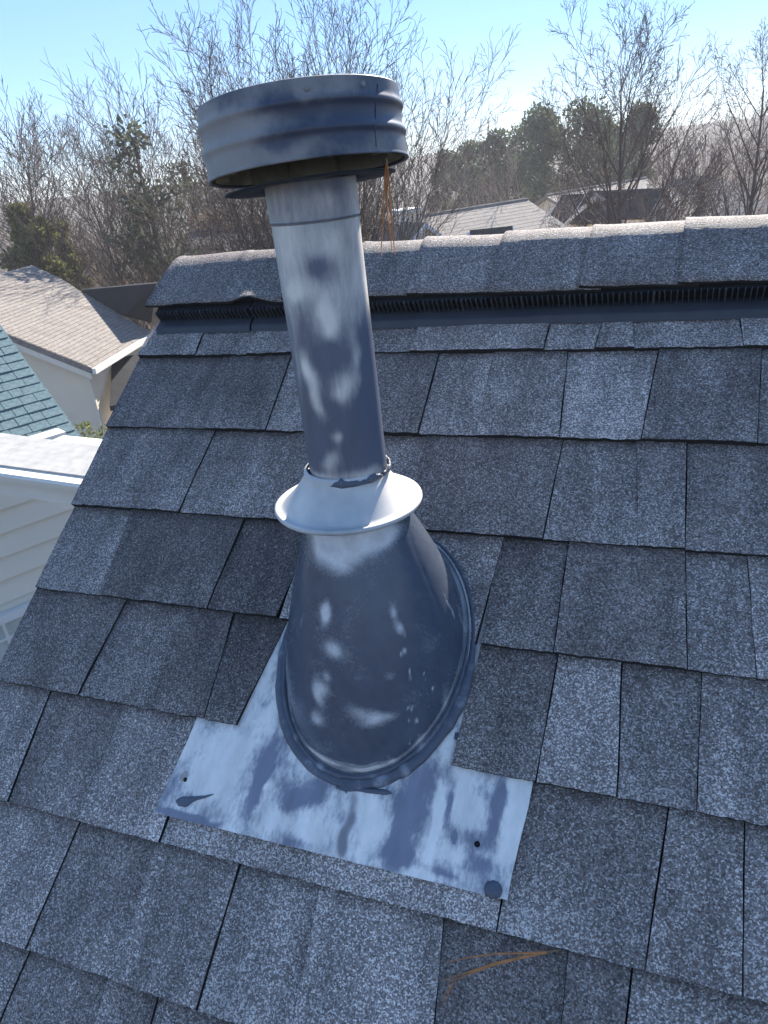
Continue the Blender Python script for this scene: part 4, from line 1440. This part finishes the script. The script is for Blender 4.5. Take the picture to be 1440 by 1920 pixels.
LEFT = [(215, 34.0, 105, 5, CFG_OVAL, M_BARK, 'leafless tree with tall rounded crown left of the pipe cap, highest at left', ((-.16, 0), (.04, .1), (.2, -.1)), .085),
        (105, 38.0, 150, 8, CFG_VASE, M_BARK3, 'twiggy leafless tree above the tan roof with reddish twigs', ((-.25, .1), (-.02, -.1), (.2, .1)), .07),
        (-25, 36.0, 140, 15, CFG_OVAL, M_BARK, 'leafless tree at the left edge of the picture, dark against blue sky', ((0, 0),), .12),
        (310, 34.0, 60, 31, CFG_VASE, M_BARK, 'slender leafless tree just left of the cap leaning outwards', ((-.25, .05), (-.05, -.1), (.12, .1)), .07),
        (40, 44.0, 215, 37, CFG_OVAL, M_BARK2, 'small pale leafless tree behind the evergreen at far left', ((-.1, 0), (.15, .1)), .08),
        (165, 37.0, 300, 41, CFG_VASE, M_BARK2, 'low pale branched leafless tree directly behind the peak of the tan roof', ((-.4, .1), (-.1, -.1), (.25, .1), (.5, 0)), .06),
        (395, 52.0, 190, 47, CFG_OVAL, M_BARK2, 'leafless tree half hidden by the pipe cap, left of the pipe', ((-.1, .1), (.12, -.1)), .09),
        (255, 36.0, 372, 53, CFG_VASE, M_BARK2, 'low spreading leafless tree with pale limbs just right of the tan roof peak', ((-.6, .1), (-.25, -.2), (.15, .1), (.5, .1), (.8, 0)), .05),
        (830, 50.0, 215, 59, CFG_VASE, M_BARK, 'leafless tree with loose low crown right of the pipe cap', ((-.3, 0), (-.05, .1), (.2, -.1), (.4, .1)), .06),
        (1300, 40.0, 205, 61, CFG_OVAL, M_BARK3, 'thin leafless tree between the tall tree and the right edge', ((-.1, 0), (.1, .1)), .08),
        (960, 42.0, 250, 67, CFG_VASE, M_BARK2, 'pale leafless tree behind the long low roof', ((-.3, 0), (0, .1), (.3, -.1)), .07)]
for px, hd, py, sd, cfg, mat, lab, st, r0 in LEFT:
    bb = gpt(px, hd)
    bare_tree('bare_tree', lab, bb, top_h(px, py, bb), cfg, sd, mat, stems=st, r0=r0, maxlev=4 if hd < 32 else 3, rmin=.0075 if hd < 35 else .0095)

# evergreens: many small needle sprays around clump centres
def foliage_mat(name, c, c2):
    m, nd, lk, b = new_mat(name, .75, 0, .3)
    g = nd.new('ShaderNodeNewGeometry')
    r = ramp(nd, [(0, c), (1, c2)])
    lk.new(g.outputs['Random Per Island'], r.inputs[0])
    lk.new(r.outputs[0], b.inputs['Base Color'])
    tr = nd.new('ShaderNodeBsdfTranslucent')
    lk.new(r.outputs[0], tr.inputs['Color'])
    mx = nd.new('ShaderNodeMixShader')
    mx.inputs[0].default_value = .45
    lk.new(b.outputs[0], mx.inputs[1])
    lk.new(tr.outputs[0], mx.inputs[2])
    lk.new(mx.outputs[0], [n for n in nd if n.type == 'OUTPUT_MATERIAL'][0].inputs['Surface'])
    return m
M_PINE = foliage_mat('pine_needles', (.030, .050, .026), (.095, .115, .058))
M_PINE2 = foliage_mat('greyish_pine_needles', (.05, .07, .045), (.14, .14, .09))
M_CEDAR = foliage_mat('cedar_sprays', (.06, .08, .025), (.30, .29, .10))
M_SHRUB = foliage_mat('shrub_leaves', (.09, .11, .03), (.24, .25, .09))
M_BROWNL = foliage_mat('dead_leaves', (.16, .09, .055), (.27, .16, .09))

def sprays(centres, rads, n_per, size, rng, flat=.75, up=.3):
    C = np.repeat(np.asarray(centres), n_per, 0)
    Rr = np.repeat(np.asarray(rads), n_per)
    d = rng.normal(size=(len(C), 3))
    d /= np.linalg.norm(d, axis=1)[:, None]
    rad = Rr * rng.uniform(.25, 1.05, len(C)) ** .6
    P = C + d * rad[:, None] * np.array([1, 1, flat])
    ax = d + rng.normal(size=d.shape) * .6 + np.array([0, 0, up])
    ax /= np.linalg.norm(ax, axis=1)[:, None]
    sd = np.cross(ax, rng.normal(size=d.shape))
    sd /= np.linalg.norm(sd, axis=1)[:, None]
    L = size * rng.uniform(.6, 1.4, len(C))[:, None]
    w = L * .28
    V = np.stack([P, P + ax * L * .5 + sd * w, P + ax * L, P + ax * L * .5 - sd * w], 1).reshape(-1, 3)
    return V, np.arange(len(V)).reshape(-1, 4)

def evergreen(name, label, base, H, kind, seed, mat, spread, group=None, dens=1.0, size=.3):
    rng = np.random.default_rng(seed)
    R = random.Random(seed)
    t = empty(name, label, 'tree', base, group)
    M = Matrix.Translation(base)
    cs, rs, limbs = [], [], []
    if kind == 'pine':          # bare stem below, layered rounded clumps above
        for i in range(int(26 * dens)):
            f = R.uniform(.52, 1.0)
            rr_ = spread * (1.05 - f) ** .55 * R.uniform(.25, 1.0) * 1.15
            a = R.uniform(0, 6.28)
            c = Vector((math.cos(a) * rr_, math.sin(a) * rr_, H * f * .97))
            cs.append(tuple(c)); rs.append(spread * R.uniform(.20, .36))
            limbs.append((1, [Vector((0, 0, H * f * .93 - rr_ * .35)), c * .6 + Vector((0, 0, H * f * .38)), c], [.07, .05, .02]))
    else:                        # cone shaped, foliage to the ground
        for i in range(int(70 * dens)):
            f = R.uniform(.04, 1.0)
            rr_ = spread * (1.04 - f) ** .8 * R.uniform(.35, 1.0)
            a = R.uniform(0, 6.28)
            cs.append((math.cos(a) * rr_, math.sin(a) * rr_, H * f)); rs.append(spread * R.uniform(.14, .3) * (1.15 - .6 * f))
    trunk = (0, [Vector((0, 0, -.4)), Vector((R.uniform(-.1, .1), R.uniform(-.1, .1), H * .5)), Vector((R.uniform(-.2, .2), R.uniform(-.2, .2), H * .96))], [.028 * H * .5 + .03, .02 * H * .5 + .02, .02])
    V, Fq = tubes([trunk] + limbs)
    mesh_np('trunk', V, Fq, M_BARK, t, M)
    V, Fq = sprays(cs, rs, int(150 * dens), size, rng)
    mesh_np('crown', V, Fq, mat, t, M, smooth=False)
    return t

PINES = [(1020, 72, 195, 3.8, 'tall dark pine with rounded crown left of the straight tree trunk at right'),
         (1098, 74, 176, 4.2, 'tallest dark pine on the skyline, left of the straight leafless trunk'),
         (1205, 78, 192, 2.6, 'thin topped pine on the skyline right of the straight leafless trunk'),
         (985, 78, 232, 3.6, 'bushy pine left of the tallest skyline pines'),
         (880, 84, 262, 3.2, 'low round pine right of the pipe cap on the skyline'),
         (925, 80, 250, 3.4, 'pine between the low round pine and the tall skyline pines'),
         (838, 90, 282, 3.0, 'smallest skyline pine, nearest the hanging needles'),
         (1150, 84, 225, 3.2, 'dark pine directly behind the straight leafless trunk')]
for i, (px, hd, py, sp, lab) in enumerate(PINES):
    bb = gpt(px, hd)
    evergreen('pine_tree', lab, bb, top_h(px, py, bb), 'pine', 100 + i, M_PINE, sp, 'pines on the skyline', 1.25, .30)
bb = gpt(262, 33)
evergreen('pine_tree', 'thin grey green pine among leafless branches left of the cap', bb, top_h(262, 225, bb), 'pine', 120, M_PINE2, 2.2, None, .62, .24)
bb = gpt(345, 44)
evergreen('pine_tree', 'ragged low pine with browning needles under the left side of the cap', bb, top_h(345, 290, bb), 'pine', 121, M_PINE2, 2.2, None, .55, .24)
bb = gpt(18, 36)
evergreen('cedar_tree', 'dense yellowish green cedar behind the tan roof at the left edge', bb, top_h(18, 398, bb), 'cone', 130, M_CEDAR, 2.7, None, 1.6, .24)
bb = gpt(75, 38)
evergreen('cedar_tree', 'smaller dark green cedar beside the peak of the tan roof', bb, top_h(75, 425, bb), 'cone', 131, M_CEDAR, 1.9, None, 1.2, .18)
bb = gpt(1318, 43)
evergreen('cypress_tree', 'narrow dark cypress standing in front of the far right house', bb, top_h(1318, 345, bb), 'cone', 133, M_PINE, .55, None, .7, .2)
# shrub at the foot of the tan-roofed house
bb = at(166, 830, 20.3)
sh = empty('shrub', 'pale yellow green leafy shrub at the corner of the beige house wall', 'shrub', (bb.x, bb.y, gz))
rng = np.random.default_rng(77)
hh = bb.z - gz + .3
cs = [(rng.normal() * .35, rng.normal() * .35, hh * f) for f in rng.uniform(.2, 1.05, 40)]
V, Fq = sprays(cs, [.22] * 40, 60, .09, rng)
mesh_np('foliage', V, Fq, M_SHRUB, sh, Matrix.Translation((bb.x, bb.y, gz)), smooth=False)
g = Geo()
for k in range(7):
    g.tube([(0, 0, -.2), (rng.normal() * .12, rng.normal() * .12, hh * .5), (rng.normal() * .3, rng.normal() * .3, hh)], [.018, .012, .005], 4)
g.build('stem', M_BARK, sh, Matrix.Translation((bb.x, bb.y, gz)))

# far-off leafless wood: one mass
CFG_FAR = dict(CFG_OVAL, seg=[5, 3, 2, 2, 2], kids=[2.4, 1.05, .8, 0, 0], start=[.1, .1, .1, 0, 0], rmin=.012)
temps = []
for k in range(5):
    R = random.Random(300 + k)
    out = []
    for tx, ty in (((0, 0),) if k < 3 else ((-.25, .1), (.25, -.1))):
        grow(R, Vector((0, 0, -.03)), Vector((tx, ty, 1)).normalized(), 1.0, .017, 0, 3, out, dict(CFG_FAR, rmin=.0014))
    temps.append(tubes(fit_height(out, 1.0)))
SIL = [(-250, 445), (0, 432), (100, 425), (200, 428), (300, 392), (400, 372), (480, 360), (600, 345), (700, 345), (760, 330), (830, 305), (900, 292), (950, 285), (1060, 280), (1180, 262), (1240, 257), (1300, 243), (1440, 214), (1750, 190)]
SX, SY = [a for a, _ in SIL], [b_ for _, b_ in SIL]
def wood(name, n, r0, r1, seed, mat, lowf, label, x0=-250, x1=1750, dy=0):
    rng = np.random.default_rng(seed)
    Vs, Fs, base = [], [], 0
    for i in range(n):
        px = rng.uniform(x0, x1)
        hd = r0 * (r1 / r0) ** rng.uniform(0, 1)
        bb = gpt(px, hd)
        H = top_h(px, float(np.interp(px, SX, SY)) + dy, bb) * rng.uniform(lowf, 1.03)
        H = min(max(H, 1.5), 22)
        V, Fq = temps[rng.integers(len(temps))]
        a = rng.uniform(0, 6.28)
        Rm = np.array([[math.cos(a), -math.sin(a), 0], [math.sin(a), math.cos(a), 0], [0, 0, 1]])
        S = np.array([H * rng.uniform(.9, 1.4), H * rng.uniform(.9, 1.4), H])
        Vs.append((V @ Rm.T) * S + np.array(bb))
        Fs.append(Fq + base)
        base += len(V)
    o = mesh_np(name, np.concatenate(Vs), np.concatenate(Fs), mat, kind='stuff')
    o['label'] = label
    o['category'] = 'woodland'
    return o

M_WOOD = plain('leafless_wood', (.42, .30, .225), .85, .4, .35, spec=.3)
wood('far_woods', 140, 75, 310, 500, M_WOOD, .72, 'leafless grey brown woods covering the slopes behind the houses')
wood('far_woods', 150, 170, 325, 502, M_WOOD, .85, 'leafless wooded hillside on the skyline at right', x0=1080, x1=1760, dy=-12)
wood('thicket', 70, 44, 72, 501, M_WOOD, .5, 'tangle of leafless brown thicket behind the tan roof and the far houses', dy=15)
# dead brown leaves still hanging in the thicket
rng = np.random.default_rng(9)
cs = []
for i in range(90):
    px = rng.uniform(90, 480)
    bb = gpt(px, rng.uniform(30, 60))
    cs.append((bb.x, bb.y, bb.z + rng.uniform(.3, 1.0) * top_h(px, float(np.interp(px, SX, SY)) + 25, bb)))
V, Fq = sprays(cs, list(rng.uniform(.4, 1.0, 90)), 45, .13, rng)
o = mesh_np('dead_leaf_litter', V, Fq, M_BROWNL, kind='stuff', smooth=False)
o['label'] = 'scattered dead brown leaves left hanging in the thicket'
o['category'] = 'leaves'
# ------------------------------------------------------------------ hazy air over the valley
hm = bpy.data.materials.new('pale_air')
hm.use_nodes = True
hn = hm.node_tree.nodes
for n in list(hn):
    if n.type != 'OUTPUT_MATERIAL':
        hn.remove(n)
pv = hn.new('ShaderNodeVolumePrincipled')
pv.inputs['Color'].default_value = (.95, .93, .90, 1)
pv.inputs['Density'].default_value = 0.0013
pv.inputs['Anisotropy'].default_value = 0.0
hm.node_tree.links.new(pv.outputs['Volume'], [n for n in hn if n.type == 'OUTPUT_MATERIAL'][0].inputs['Volume'])
bpy.context.view_layer.update()
top = max(max((o.matrix_world @ Vector(c)).z for c in o.bound_box) for o in bpy.data.objects if o.type == 'MESH' and o.name != 'ground') + .5
hz = Geo().box((0, 0, (top - 22) / 2), (660, 0, 0), (0, 660, 0), (0, 0, top + 22)).build('haze', hm, None, kind='stuff')
hz['label'] = 'thin pale haze in the air over the neighbourhood'
hz['category'] = 'haze'
print('PK', PK, math.hypot(PK.x, PK.y))
print('HAZETOP', top, min(v.co.z for v in bpy.data.objects['ground'].data.vertices))
print('trees', TREES, [len(t[1]) for t in temps], 'total polys', sum(len(o.data.polygons) for o in bpy.data.objects if o.type == 'MESH'))
